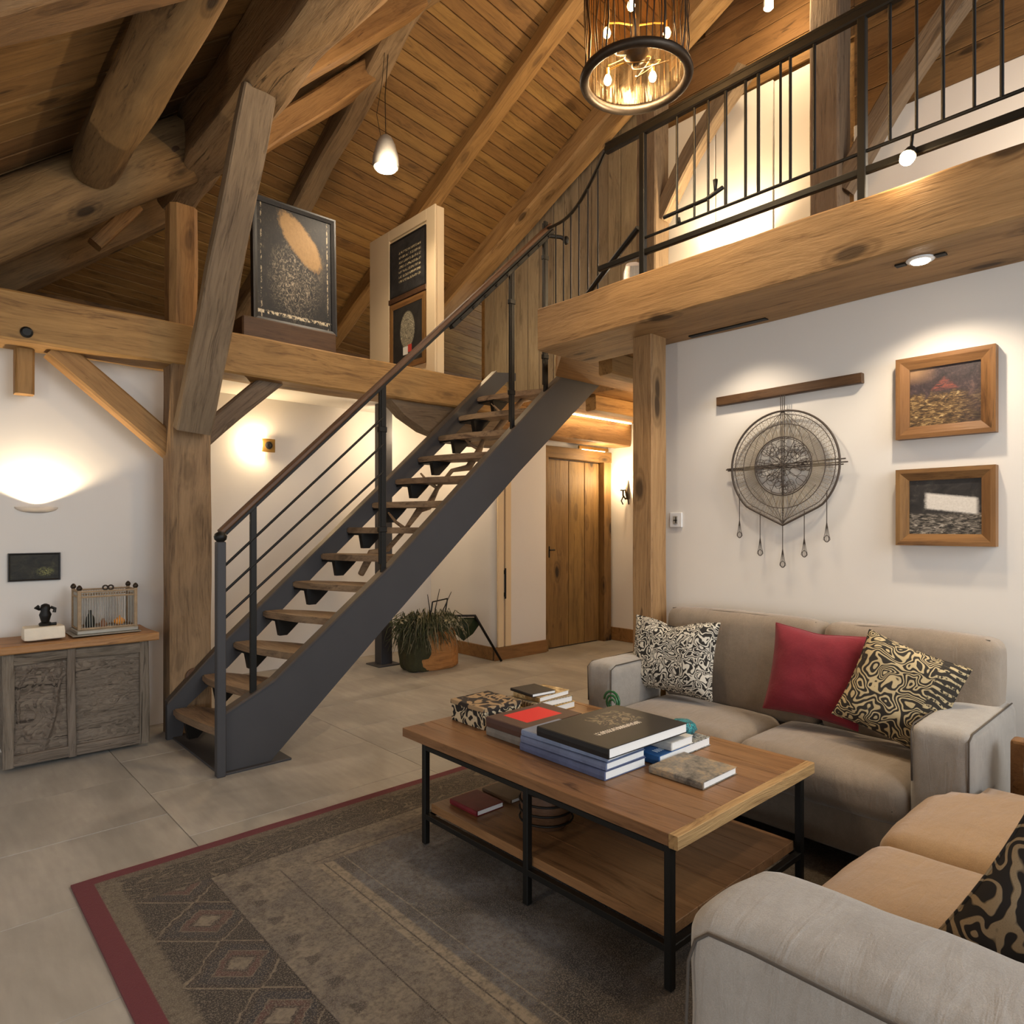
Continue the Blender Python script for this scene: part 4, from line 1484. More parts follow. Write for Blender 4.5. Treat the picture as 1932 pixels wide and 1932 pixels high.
def pic_mat(kind, w, h):
    b = NB('painting_' + kind)
    x, _, z = b.xyz(b.obj)
    u, v = b.math('DIVIDE', x, w), b.math('DIVIDE', z, h)      # -0.5 .. 0.5
    n = b.noise(b.scaled(b.obj, (1 / w, 1, 1 / h)), 4.0, 6.0, 0.65, 0.8)
    n2 = b.noise(b.scaled(b.obj, (2 / w, 1, 6 / h)), 4.0, 5.0, 0.7, 1.0)
    nf = b.noise(b.scaled(b.obj, (1 / w, 1, 1 / h)), 30.0, 4.0, 0.7, 0.5)
    if kind == 'mountain':
        base = b.ramp(b.math('ADD', b.math('MULTIPLY', n, 0.6), b.math('MULTIPLY', nf, 0.4)), [(0.38, lin('1C1718')), (0.55, lin('3C2E30')), (0.7, lin('6A5248'))])
        gold = b.ramp(n2, [(0.36, lin('241A10')), (0.5, lin('5A4226')), (0.62, lin('A08456')), (0.72, lin('DCC898'))])
        f = b.mapr(b.math('ADD', v, b.math('MULTIPLY', b.math('SUBTRACT', n, 0.5), 0.5)), -0.02, 0.06, 1.0, 0.0)
        f = b.math('MULTIPLY', f, b.mapr(u, 0.1, 0.45, 1.0, 0.25))
        col = b.mix(f, base, gold)
        dx = b.math('ABSOLUTE', b.math('SUBTRACT', u, 0.0))
        dz = b.math('SUBTRACT', 0.32, v)
        peak = b.math('MULTIPLY', b.mapr(b.math('SUBTRACT', dx, b.math('MULTIPLY', dz, 0.9)), -0.03, 0.02, 1.0, 0.0), b.band(v, 0.1, 0.33, 0.03))
        col = b.mix(b.math('MULTIPLY', peak, b.mapr(n2, 0.4, 0.6)), col, lin('7E4236'))
        sky = b.math('MULTIPLY', b.mapr(v, 0.22, 0.42), b.mapr(u, -0.1, -0.4))
        col = b.mix(b.math('MULTIPLY', sky, 0.7), col, lin('A07C58'))
    elif kind == 'slab':
        base = b.ramp(n, [(0.35, lin('100E0E')), (0.55, lin('2A2624')), (0.75, lin('565048'))])
        low = b.ramp(n2, [(0.4, lin('16140F')), (0.52, lin('5E564C')), (0.66, lin('B4AA9C'))])
        col = b.mix(b.mapr(b.math('ADD', v, b.math('MULTIPLY', n, 0.2)), -0.06, 0.0, 1.0, 0.0), base, low)
        e = b.math('ADD', v, b.math('MULTIPLY', u, 0.16))
        slab = b.math('MULTIPLY', b.band(b.math('ADD', u, b.math('MULTIPLY', nf, 0.05)), -0.24, 0.47, 0.03), b.band(b.math('ADD', e, b.math('MULTIPLY', nf, 0.04)), -0.05, 0.24, 0.02))
        col = b.mix(slab, col, b.mix(nf, lin('B8B0A6'), lin('E6E0D6')))
    elif kind == 'attic':
        base = b.ramp(b.math('ADD', b.math('MULTIPLY', n, 0.5), b.math('MULTIPLY', nf, 0.5)), [(0.42, lin('0C0A08')), (0.54, lin('1C1813')), (0.66, lin('4A4032'))])
        dd = b.math('ADD', b.math('MULTIPLY', u, u), b.math('MULTIPLY', b.math('ADD', v, 0.12), b.math('ADD', v, 0.12)))
        sp = b.math('MULTIPLY', b.mapr(dd, 0.16, 0.0), b.mapr(b.noise(b.scaled(b.obj, (1 / w, 1, 1 / h)), 16.0, 8.0, 0.85, 2.5), 0.50, 0.62))
        col = b.mix(sp, base, lin('C0AE92'))
        uo, vo = b.math('SUBTRACT', u, 0.08), b.math('SUBTRACT', v, 0.25)
        ea = b.math('DIVIDE', b.math('SUBTRACT', b.math('MULTIPLY', uo, 0.85), b.math('MULTIPLY', vo, 0.6)), 0.40)
        eb = b.math('DIVIDE', b.math('ADD', b.math('MULTIPLY', uo, 0.6), b.math('MULTIPLY', vo, 0.85)), 0.15)
        el = b.math('ADD', b.math('ADD', b.math('MULTIPLY', ea, ea), b.math('MULTIPLY', eb, eb)), b.math('MULTIPLY', b.math('ADD', n, nf), 1.0))
        patch = b.mapr(el, 2.05, 1.7)
        col = b.mix(patch, col, b.mix(nf, lin('7A5C34'), lin('A88450')))
        edge = b.math('MULTIPLY', b.band(v, -0.46, -0.43, 0.004), b.mapr(nf, 0.45, 0.52))
        col = b.mix(edge, col, lin('C8B898'))
        edge = b.math('MULTIPLY', b.band(b.math('ABSOLUTE', u), 0.44, 0.455, 0.003), b.mapr(nf, 0.5, 0.56))
        col = b.mix(edge, col, lin('A8987C'))
    elif kind == 'chalk':
        base = b.ramp(n, [(0.3, lin('1E1D1C')), (0.7, lin('3A3836'))])
        ln = b.math('PINGPONG', b.math('ADD', v, 0.5), 0.045)
        rows = b.mapr(ln, 0.020, 0.026)
        let = b.noise(b.scaled(b.obj, (2.2 / w, 1, 1 / h)), 26.0, 2.0, 0.6, 1.0)
        f = b.math('MULTIPLY', rows, b.mapr(let, 0.50, 0.56))
        f = b.math('MULTIPLY', f, b.band(u, -0.26, 0.38, 0.02))
        f = b.math('MULTIPLY', f, b.band(v, -0.30, 0.30, 0.02))
        col = b.mix(f, base, lin('C8B890'))
    elif kind == 'potted':
        base = b.ramp(n, [(0.3, lin('161412')), (0.7, lin('302C26'))])
        uu = b.math('DIVIDE', u, 0.26)
        vv = b.math('DIVIDE', b.math('SUBTRACT', v, 0.06), 0.34)
        dd = b.math('ADD', b.math('MULTIPLY', uu, uu), b.math('MULTIPLY', vv, vv))
        lv = b.math('SINE', b.math('MULTIPLY', b.noise(b.scaled(b.obj, (2.6 / w, 1, 1 / h)), 9.0, 3.0, 0.6, 1.4), 70.0))
        f = b.math('MULTIPLY', b.mapr(dd, 1.0, 0.8), b.mapr(lv, 0.1, 0.6))
        col = b.mix(f, base, lin('C8BC9C'))
        pot = b.math('MULTIPLY', b.band(u, -0.15, 0.02, 0.005), b.band(v, -0.36, -0.22, 0.005))
        col = b.mix(pot, col, lin('D8D4C8'))
        pot = b.math('MULTIPLY', b.band(u, 0.02, 0.15, 0.005), b.band(v, -0.33, -0.20, 0.005))
        col = b.mix(pot, col, lin('B83A2C'))
    else:
        base = b.ramp(n, [(0.35, lin('12120E')), (0.6, lin('2C2A1E')), (0.75, lin('44402A'))])
        dd = b.math('ADD', b.math('POWER', b.math('ABSOLUTE', b.math('SUBTRACT', u, 0.22)), 2.0), b.math('POWER', b.math('ABSOLUTE', b.math('ADD', v, 0.2)), 2.0))
        col = b.mix(b.math('MULTIPLY', b.mapr(dd, 0.05, 0.0), b.mapr(nf, 0.45, 0.6)), base, lin('8C8C50'))
    b.bump(nf, 0.2, 0.003)
    return b.out(col, 0.5 if kind in ('mountain', 'slab') else 0.65)


def picture(loc, rz, w, h, bd, dep, kind, frame_m, label, group=None, inner=None, tilt=0.0, name='framed_picture'):
    """Framed picture: canvas in local XZ, front towards local -Y, back on the wall at local y=0."""
    t = thing(name, loc, label, 'picture', group, rz)
    W0 = WORLD[t.name] @ Matrix.Rotation(tilt, 4, 'X')
    bm = B()
    box(bm, -w / 2 + bd * 0.8, w / 2 - bd * 0.8, -dep * 0.6, -0.002, -h / 2 + bd * 0.8, h / 2 - bd * 0.8)
    emit('canvas', bm, pic_mat(kind, w - 2 * bd, h - 2 * bd), t, W0)
    for s in (-1, 1):
        for vert in (0, 1):
            L = w if not vert else h
            bm = B()
            # mitred moulding: profile raised at the outer edge
            a, b2 = L / 2, L / 2 - bd
            o_, i_ = bd, 0.0
            vs = [(-a, 0, bd), (a, 0, bd), (b2, 0, 0), (-b2, 0, 0), (-a, -dep, bd), (a, -dep, bd), (a - bd * 0.35, -dep, bd * 0.65), (-a + bd * 0.35, -dep, bd * 0.65), (b2, -dep * 0.75, 0), (-b2, -dep * 0.75, 0)]
            V = [bm.verts.new(q) for q in vs]
            for f in ((0, 1, 2, 3), (4, 7, 6, 5), (7, 9, 8, 6), (0, 4, 5, 1), (3, 2, 8, 9), (1, 5, 6, 8, 2), (0, 3, 9, 7, 4)):
                bm.faces.new([V[k] for k in f])
            if vert:
                m = Matrix.Rotation(s * PI / 2, 4, 'Y') @ Matrix.Translation((0, 0, w / 2 - bd))
            else:
                m = (Matrix.Identity(4) if s > 0 else Matrix.Rotation(PI, 4, 'Y')) @ Matrix.Translation((0, 0, h / 2 - bd))
            emit('frame_side', bm, frame_m, t, W0 @ m)
    return t


picture((3.28, 0.858, 1.86), -PI / 2, 0.365, 0.352, 0.052, 0.045, 'mountain', 'frame', 'wooden framed dark painting of mountains with a red peak, the upper one above the sofa', 'pair of paintings above the sofa')
picture((3.28, 0.858, 1.387), -PI / 2, 0.365, 0.33, 0.050, 0.045, 'slab', 'frame', 'wooden framed black and white painting of a pale block, the lower one above the sofa', 'pair of paintings above the sofa')
M['blackframe'] = plain('worn_black_frame', '1C1A18', 0.5, 0, 60, 0.4, 0.3)
picture((2.155, 4.76, 3.21), 0.0, 0.64, 0.90, 0.035, 0.05, 'attic', 'blackframe', 'large dark scratched painting in a black frame standing on the tie beam', tilt=-0.03)
bm = B()
box(bm, 1.72, 2.42, 4.60, 4.98, 2.585, 2.75, 0.01)
bm2 = props(emit('painting_plinth', bm, 'darkwood'), 'dark wooden plinth under the large black-framed painting on the tie beam', 'plinth')
picture((0.59, 4.85, 1.066), 0.0, 0.255, 0.165, 0.010, 0.02, 'small', 'blackframe', 'small dark landscape picture on the white wall above the carved cabinet')

# white partition panel with two pictures standing on the tie beam
t = thing('partition_screen', (3.32, 5.0, 2.585), 'tall cream panel standing on the tie beam and carrying two dark pictures', 'panel')
bm = B()
box(bm, 3.28, 3.36, 4.52, 5.55, 2.586, 3.97, 0.003)
emit('board', bm, 'cream', t)
for (ya, yb, za, zb) in ((4.515, 4.64, 2.586, 3.975), (5.22, 5.555, 2.586, 3.975), (4.64, 5.22, 3.88, 3.975)):
    bm = B()
    box(bm, 3.262, 3.28, ya, yb, za, zb, 0.003)
    emit('casing', bm, 'cream', t)
picture((3.278, 4.93, 3.60), -PI / 2, 0.55, 0.50, 0.014, 0.016, 'chalk', 'blackframe', 'chalkboard with rows of writing, upper picture on the cream panel', 'pictures on the cream panel')
picture((3.278, 4.93, 2.99), -PI / 2, 0.55, 0.60, 0.05, 0.02, 'potted', 'frame', 'dark drawing of a pale bush in a red and white pot on the cream panel', 'pictures on the cream panel')
bm = B()
box(bm, 3.255, 3.28, 4.64, 5.22, 3.30, 3.345, 0.003)
props(emit('picture_ledge', bm, 'darkwood'), 'narrow wooden ledge between the two pictures on the cream panel', 'ledge')

# ================================================================== DREAM CATCHER ON THE SOFA WALL
t = thing('dreamcatcher', (3.26, 1.556, 1.60), 'big brown wire dreamcatcher hanging from a dark wooden bar above the sofa', 'wall hanging')
XD = 3.245
CY, CZ, RD = 1.556, 1.605, 0.275


def dp(y, z, dx=0.0):
    return (XD + dx, CY + y, CZ + z)


m, L = frame_mat((3.258, 1.92, 1.975), (3.258, 1.185, 1.985))
bm = beam_bm(L, 0.036, 0.046, 0.001, 0.003, 5)
emit('hanging_bar', bm, 'darkwood', t, m, smooth=True, flat_ang=35)


def teardrop(s, n=64):
    out = []
    for k in range(n):
        a = 2 * PI * k / n
        y, z = s * math.sin(a), s * math.cos(a)
        d = math.atan2(abs(math.sin(a)), -math.cos(a))
        if d < 0.75:       # pointed foot
            e = s / math.cos(0.75 - d * 1.0) if False else s
            t0 = d / 0.75
            yy = s * math.sin(0.75) * t0
            zz = -s * (math.cos(0.75) + (1.07 - math.cos(0.75)) * (1 - t0))
            y, z = (yy if y >= 0 else -yy), zz
        out.append(dp(y, z))
    return out


for s, r_ in ((RD, 0.0055), (RD * 0.93, 0.002), (RD * 0.76, 0.0022), (RD * 0.53, 0.003), (RD * 0.50, 0.002)):
    bm = B()
    pts = teardrop(s) if s > RD * 0.9 else [dp(s * math.sin(2 * PI * k / 64), s * math.cos(2 * PI * k / 64)) for k in range(64)]
    tube(bm, pts, r_, 6, closed=True)
    emit('hoop', bm, 'wire', t, smooth=True)
for zz, y0, y1, dz in ((0.0, -0.31, 0.31, 0.0), (0.004, -0.30, 0.305, 0.012), (-0.006, -0.29, 0.30, -0.004)):
    bm = B()
    tube(bm, [dp(y0, zz + dz, 0.003), dp(y1, zz, 0.003)], 0.0035, 6)
    emit('cross_twig', bm, 'wire', t)
bm = B()
for yy in (-0.010, 0.010, 0.0):
    tube(bm, [dp(yy, 0.36, 0.0), dp(yy * 0.7, 0.0, 0.002), dp(0, -RD * 1.06, 0.002)], 0.0022, 5)
emit('hanger_cord', bm, 'wire', t)
# web: radial threads, zig-zag rings and a dense knotted heart
rw = random.Random(3)
bm = B()
for k in range(220):
    a = 2 * PI * k / 220
    r0, r1 = RD * 0.53, RD * (0.76 if k % 3 else 0.93)
    tube(bm, [dp(r0 * math.sin(a), r0 * math.cos(a)), dp((r0 + r1) / 2 * math.sin(a + rw.uniform(-.03, .03)), (r0 + r1) / 2 * math.cos(a)), dp(r1 * math.sin(a + rw.uniform(-.02, .02)), r1 * math.cos(a))], 0.0012, 4, cap=False)
for ring in range(4):
    ra, rb = RD * (0.77 + 0.05 * ring), RD * (0.82 + 0.05 * ring)
    n = 110
    pts = [dp((ra if k % 2 else rb) * math.sin(2 * PI * k / n), (ra if k % 2 else rb) * math.cos(2 * PI * k / n)) for k in range(n)]
    tube(bm, pts, 0.0011, 4, closed=True)
o = emit('web', bm, 'string', t)
o['kind'] = 'stuff'
bm = B()
for k in range(60):
    a = rw.uniform(0, 2 * PI)
    rr = RD * 0.47 * math.sqrt(rw.random())
    q = RD * rw.uniform(0.04, 0.10)
    cy, cz = rr * math.sin(a), rr * math.cos(a)
    pts = [dp(cy + q * math.sin(2 * PI * j / 9) * (1 + .3 * rw.random()), cz + q * math.cos(2 * PI * j / 9), rw.uniform(-.003, .003)) for j in range(9)]
    tube(bm, pts, 0.0014, 4, closed=True)
for k in range(14):
    a = 2 * PI * k / 14
    tube(bm, [dp(0, 0, -.002), dp(RD * 0.5 * math.sin(a), RD * 0.5 * math.cos(a))], 0.0018, 4, cap=False)
for s in (-1, 1):
    for q in (0.35, 0.6, 0.85):
        tube(bm, [dp(0, RD), dp(s * RD * 0.55 * q, RD * 0.55), dp(s * RD * 0.76 * q, 0.0)], 0.0014, 4, cap=False)
        tube(bm, [dp(0, -RD * 1.05), dp(s * RD * 0.45 * q, -RD * 0.6), dp(s * RD * 0.7 * q, -0.1)], 0.0014, 4, cap=False)
o = emit('knotted_heart', bm, 'wire', t)
o['kind'] = 'stuff'
for (y, z0, z1) in ((0.232, -0.13, -0.36), (0.118, -0.225, -0.45), (0.0, -0.29, -0.505), (-0.108, -0.225, -0.45), (-0.215, -0.13, -0.375)):
    bm = B()
    tube(bm, [dp(y, z0), dp(y, z1 + 0.09)], 0.0022, 5)
    for k in range(5):
        f = (k - 2) / 2
        tube(bm, [dp(y, z1 + 0.10), dp(y + 0.010 * f, z1 + 0.045, 0.004 * f), dp(y + 0.016 * f, z1 + 0.012, 0), dp(y + 0.004 * f, z1)], 0.0012, 4)
    tube(bm, [dp(y + 0.012 * math.sin(2 * PI * k / 10), z1 + 0.016 + 0.016 * math.cos(2 * PI * k / 10)) for k in range(10)], 0.0018, 4, closed=True)
    emit('tassel', bm, 'wire', t)

# ================================================================== CARVED CABINET
cb = thing('carved_cabinet', (0.76, 4.6, 0), 'low weathered grey cabinet with carved panels and a honey wood top', 'cabinet')
X0, X1, YF, ZT = 0.40, 1.10, 4.42, 0.635
bm = B()
box(bm, X0 + 0.02, X1 - 0.02, YF + 0.02, 4.82, 0.04, ZT - 0.01, 0.004)
emit('body', bm, 'cabinet', cb)
beam('top_plank', (X0 - 0.06, 4.60, ZT + 0.012), (X1 + 0.045, 4.60, ZT + 0.012), 0.44, 0.044, 'cabtop', parent=cb, rough=0.005, bev=0.006)
for a, b2, nm in ((X0, X0 + 0.05, 'stile'), (X1 - 0.05, X1, 'stile'), ((X0 + X1) / 2 - 0.06, (X0 + X1) / 2 - 0.02, 'stile')):
    beam(nm, ((a + b2) / 2, YF + 0.012, 0.02), ((a + b2) / 2, YF + 0.012, ZT - 0.012), b2 - a, 0.034, 'cabinet', parent=cb, up=(0, 1, 0), rough=0.004, bev=0.005)
for z in (0.05, ZT - 0.045):
    beam('rail', (X0 + 0.03, YF + 0.014, z), (X1 - 0.03, YF + 0.014, z), 0.03, 0.06, 'cabinet', parent=cb, rough=0.005, bev=0.006)
# carved fields
for (a, b2, kind) in ((X0 + 0.05, 0.69, 0), (0.73, X1 - 0.05, 1)):
    bm = B()
    nx, nz = 60, 70
    V = {}
    for i in range(nx + 1):
        for j in range(nz + 1):
            x = a + (b2 - a) * i / nx
            z = 0.075 + (ZT - 0.15) * j / nz
            u, v = i / nx, j / nz
            w_ = mnoise.noise(Vector((x * 9, z * 22 if kind else z * 9, kind * 5)))
            rdg = abs(math.sin((w_ * 3.0 + (v * 5 if kind else 0)) * 3.1))
            dpt = 0.010 * (1 - rdg) + 0.006 * mnoise.noise(Vector((x * 40, z * 40, 3)))
            if kind == 0:
                # a tree trunk with a branch and an oval frame
                cx = 0.62 + 0.22 * math.sin(v * 2.2 - 0.4)
                tr_ = abs(u - cx)
                if tr_ < 0.10:
                    dpt -= 0.018 * (1 - tr_ / 0.10)
                el = abs(math.hypot((u - 0.42) / 0.36, (v - 0.55) / 0.42) - 1)
                if el < 0.13:
                    dpt -= 0.012 * (1 - el / 0.13)
            V[i, j] = bm.verts.new((x, YF + 0.016 + dpt, z))
    for i in range(nx):
        for j in range(nz):
            bm.faces.new((V[i, j], V[i + 1, j], V[i + 1, j + 1], V[i, j + 1]))
    bmesh.ops.recalc_face_normals(bm, faces=bm.faces[:])
    emit('carved_panel', bm, 'cabinet', cb, smooth=True)

# items on the cabinet
ZC = 0.675
t = thing('white_block', (0.60, 4.56, ZC), 'rough cream-white block lying on the cabinet top under the black figurine', 'block')
bm = B()
soft_box(bm, 0.50, 0.69, 4.50, 4.62, ZC, ZC + 0.072, 0.008, (0, 0, 0.0), 10, 3, 0.004)
M['whitewood'] = plain('limed_wood', 'E0D6C2', 0.85, 0, 25, 0.12, 0.3)
emit('body', bm, 'whitewood', t, smooth=True, flat_ang=40)
t = thing('black_figurine', (0.605, 4.56, ZC + 0.074), 'small black carved figurine standing on the cream-white block', 'figurine')
bm = B()
lathe(bm, (0.605, 4.56, ZC + 0.074), [(0.030, 0), (0.032, 0.012), (0.020, 0.02), (0.026, 0.045), (0.030, 0.06), (0.022, 0.08), (0.026, 0.095), (0.020, 0.115), (0.006, 0.122)], 12)
tube(bm, [(0.58, 4.56, ZC + 0.165), (0.56, 4.555, ZC + 0.175), (0.575, 4.55, ZC + 0.185)], 0.009, 6)
tube(bm, [(0.63, 4.56, ZC + 0.175), (0.65, 4.555, ZC + 0.165), (0.645, 4.55, ZC + 0.145)], 0.009, 6)
tube(bm, [(0.62, 4.55, ZC + 0.08), (0.655, 4.54, ZC + 0.082)], 0.009, 6)
emit('body', bm, 'iron', t, smooth=True, flat_ang=60)

cg = thing('wire_cage', (0.91, 4.62, ZC), 'rustic rectangular wire cage lantern with dark finials on the cabinet top', 'cage')
cx0, cx1, cy0, cy1, cz0, cz1 = 0.765, 1.055, 4.54, 4.72, ZC + 0.03, ZC + 0.25
bm = B()
box(bm, cx0 - 0.015, cx1 + 0.015, cy0 - 0.015, cy1 + 0.015, ZC + 0.004, ZC + 0.03, 0.005)
box(bm, cx0 - 0.04, cx1 + 0.02, cy0 - 0.05, cy1 + 0.02, ZC, ZC + 0.006, 0.002)
emit('base_tray', bm, 'wirelight', cg)
M['distress'] = plain('distressed_wood', '9A8468', 0.8, 0, 40, 0.5, 0.5)
bm = B()
for xx in (cx0, cx1):
    for yy in (cy0, cy1):
        box(bm, xx - 0.009, xx + 0.009, yy - 0.009, yy + 0.009, cz0, cz1 + 0.01, 0.002)
for z in (cz0 + 0.005, cz1, cz1 - 0.03):
    for yy in (cy0, cy1):
        tube(bm, [(cx0, yy, z), (cx1, yy, z)], 0.006, 6)
    for xx in (cx0, cx1):
        tube(bm, [(xx, cy0, z), (xx, cy1, z)], 0.006, 6)
emit('cage_frame', bm, 'distress', cg)
bm = B()
for k in range(1, 22):
    x = cx0 + (cx1 - cx0) * k / 22
    for yy in (cy0, cy1):
        tube(bm, [(x, yy, cz0), (x + 0.003 * math.sin(k), yy, (cz0 + cz1) / 2), (x, yy, cz1)], 0.0018, 5)
for k in range(1, 12):
    y = cy0 + (cy1 - cy0) * k / 12
    for xx in (cx0, cx1):
        tube(bm, [(xx, y, cz0), (xx, y, cz1)], 0.0018, 5)
o = emit('wire_bars', bm, 'wirelight', cg)
o['kind'] = 'stuff'
for (xx, yy) in ((cx0, cy0), (cx1, cy0), (cx0, cy1), (cx1, cy1)):
    bm = B()
    lathe(bm, (xx, yy, cz1 + 0.01), [(0.010, 0), (0.016, 0.01), (0.012, 0.022), (0.004, 0.03)], 10)
    emit('finial', bm, 'bronze', cg, smooth=True, flat_ang=60)
bm = B()
for s in (-1, 1):
    tube(bm, [((cx0 + cx1) / 2 + s * 0.014 + 0.013 * math.cos(2 * PI * k / 10), cy0, cz1 + 0.02 + 0.013 * math.sin(2 * PI * k / 10)) for k in range(10)], 0.005, 6, closed=True)
emit('crest', bm, 'bronze', cg, smooth=True)
G = 'small ornaments inside the wire cage'
for (x, y, r, h, mt, nm, lb) in ((0.99, 4.64, 0.028, 0.055, 'F0A040', 'pumpkin', 'small orange pumpkin ornament inside the wire cage'),
                                 (0.90, 4.62, 0.020, 0.05, '8A5A3A', 'cone', 'brown cone-shaped ornament in the middle of the wire cage'),
                                 (0.84, 4.66, 0.026, 0.10, '24261E', 'bottle', 'dark bottle-shaped ornament inside the wire cage')):
    M[nm] = plain(nm + '_paint', mt, 0.6)
    bm = B()
    if nm == 'pumpkin':
        n = 24
        rings = []
        for j in range(9):
            ph = -PI / 2 + PI * j / 8
            rings.append([bm.verts.new((x + r * math.cos(ph) * (1 + 0.10 * math.cos(8 * 2 * PI * k / n)) * math.cos(2 * PI * k / n) + 1e-5 * k, y + r * math.cos(ph) * (1 + 0.10 * math.cos(8 * 2 * PI * k / n)) * math.sin(2 * PI * k / n), cz0 + 0.024 + 0.022 * math.sin(ph))) for k in range(n)])
        for A_, C_ in zip(rings, rings[1:]):
            for k in range(n):
                bm.faces.new((A_[k], A_[(k + 1) % n], C_[(k + 1) % n], C_[k]))
        tube(bm, [(x, y, cz0 + 0.044), (x + 0.004, y, cz0 + 0.058)], 0.004, 6)
    else:
        lathe(bm, (x, y, cz0), [(r * 0.8, 0), (r, h * 0.2), (r * 0.85, h * 0.55), (r * 0.35, h * 0.8), (r * 0.3, h)], 12)
    props(emit(nm + '_ornament', bm, nm, smooth=True, flat_ang=50), lb, 'ornament', G)

# ================================================================== RUG
bm = B()
RX0, RX1, RY0, RY1 = 0.455, 2.78, -0.3, 2.86
nx, ny = 60, 80
V = {}
for i in range(nx + 1):
    for j in range(ny + 1):
        x, y = (RX1 - RX0) * i / nx, (RY1 - RY0) * j / ny
        ex = 0.006 * mnoise.noise(Vector((x * 2, y * 2, 1)))
        V[i, j] = bm.verts.new((x + (ex if i in (0, nx) else 0), y + (ex if j in (0, ny) else 0), 0.009 + 0.0012 * mnoise.noise(Vector((x * 5, y * 5, 0)))))
for i in range(nx):
    for j in range(ny):
        bm.faces.new((V[i, j], V[i + 1, j], V[i + 1, j + 1], V[i, j + 1]))
r = bmesh.ops.extrude_face_region(bm, geom=bm.faces[:])
for v in [v for v in r['geom'] if isinstance(v, bmesh.types.BMVert)]:
    v.co.z = 0.001
bmesh.ops.recalc_face_normals(bm, faces=bm.faces[:])
m = Matrix.Translation((RX0, RY1, 0)) @ Matrix.Scale(-1, 4, (0, 1, 0))
rug = emit('rug', bm, 'rug', None, m, smooth=True, flat_ang=40)
props(rug, 'worn kilim rug with dark red binding, diamonds and a faded slate centre', 'rug')

# ================================================================== COFFEE TABLE
tb_ = thing('coffee_table', (2.0, 1.68, 0), 'industrial coffee table with thick wood top, black iron frame and low shelf', 'table')
TX0, TX1, TY0, TY1, TZ = 1.565, 2.425, 1.045, 2.40, 0.455
n = 6
wp = (TX1 - TX0 - 0.03) / n
for k in range(n):
    x = TX0 + wp * (k + 0.5)
    bm = B()
    L = TY1 - TY0 - 0.03
    box(bm, 0, L, -wp / 2 + 0.0006, wp / 2 - 0.0006, -0.036, 0, 0.0014)
    m = Matrix.Translation((x, TY0 + 0.03, TZ + (0.0003 if k % 2 else 0))) @ Matrix.Rotation(PI / 2, 4, 'Z')
    emit('top_board', bm, 'table', tb_, m)
beam('end_board', (TX0, TY0 + 0.015, TZ - 0.0185), (TX1, TY0 + 0.015, TZ - 0.0185), 0.030, 0.039, 'table_edge', parent=tb_, rough=0.0008, bev=0.002)
beam('end_board', (TX1 - 0.015, TY0 + 0.03, TZ - 0.0185), (TX1 - 0.015, TY1, TZ - 0.0185), 0.030, 0.039, 'table', parent=tb_, rough=0.0005, bev=0.002)
LX0, LX1, LY0, LY1 = 1.587, 2.392, 1.085, 2.26
for (x, y) in ((LX0, LY0), (LX0, 1.66), (LX0, LY1), (LX1, LY0), (LX1, 1.66), (LX1, LY1)):
    bm = B()
    box(bm, x - 0.0125, x + 0.0125, y - 0.0125, y + 0.0125, 0.011, TZ - 0.037, 0.003)
    emit('leg', bm, 'iron', tb_)
for z, s in ((TZ - 0.052, 0.011), (0.125, 0.012)):
    for (x0, x1, y0, y1) in ((LX0 - s, LX0 + s, LY0, LY1), (LX1 - s, LX1 + s, LY0, LY1), (LX0, LX1, LY0 - s, LY0 + s), (LX0, LX1, LY1 - s, LY1 + s)):
        bm = B()
        box(bm, x0, x1, y0, y1, z - s * 0.9, z + s * 0.9, 0.002)
        emit('frame_bar', bm, 'iron', tb_)
bm = B()
tube(bm, [(LX0 + 0.01, LY1, TZ - 0.06), (LX0 + 0.30, LY1, 0.34), (LX1 - 0.3, LY1, 0.30), (LX1, LY1, 0.14)], 0.008, 8)
emit('brace_bar', bm, 'iron', tb_, smooth=True)
n = 5
wp = (LX1 - LX0 - 0.03) / n
for k in range(n):
    x = LX0 + 0.016 + wp * (k + 0.5)
    bm = B()
    L = LY1 - LY0 - 0.03
    box(bm, 0, L, -wp / 2 + 0.0006, wp / 2 - 0.0006, -0.034, 0, 0.0014)
    emit('shelf_board', bm, 'table', tb_, Matrix.Translation((x, LY0 + 0.015, 0.171 + (0.0003 if k % 2 else 0))) @ Matrix.Rotation(PI / 2, 4, 'Z'))


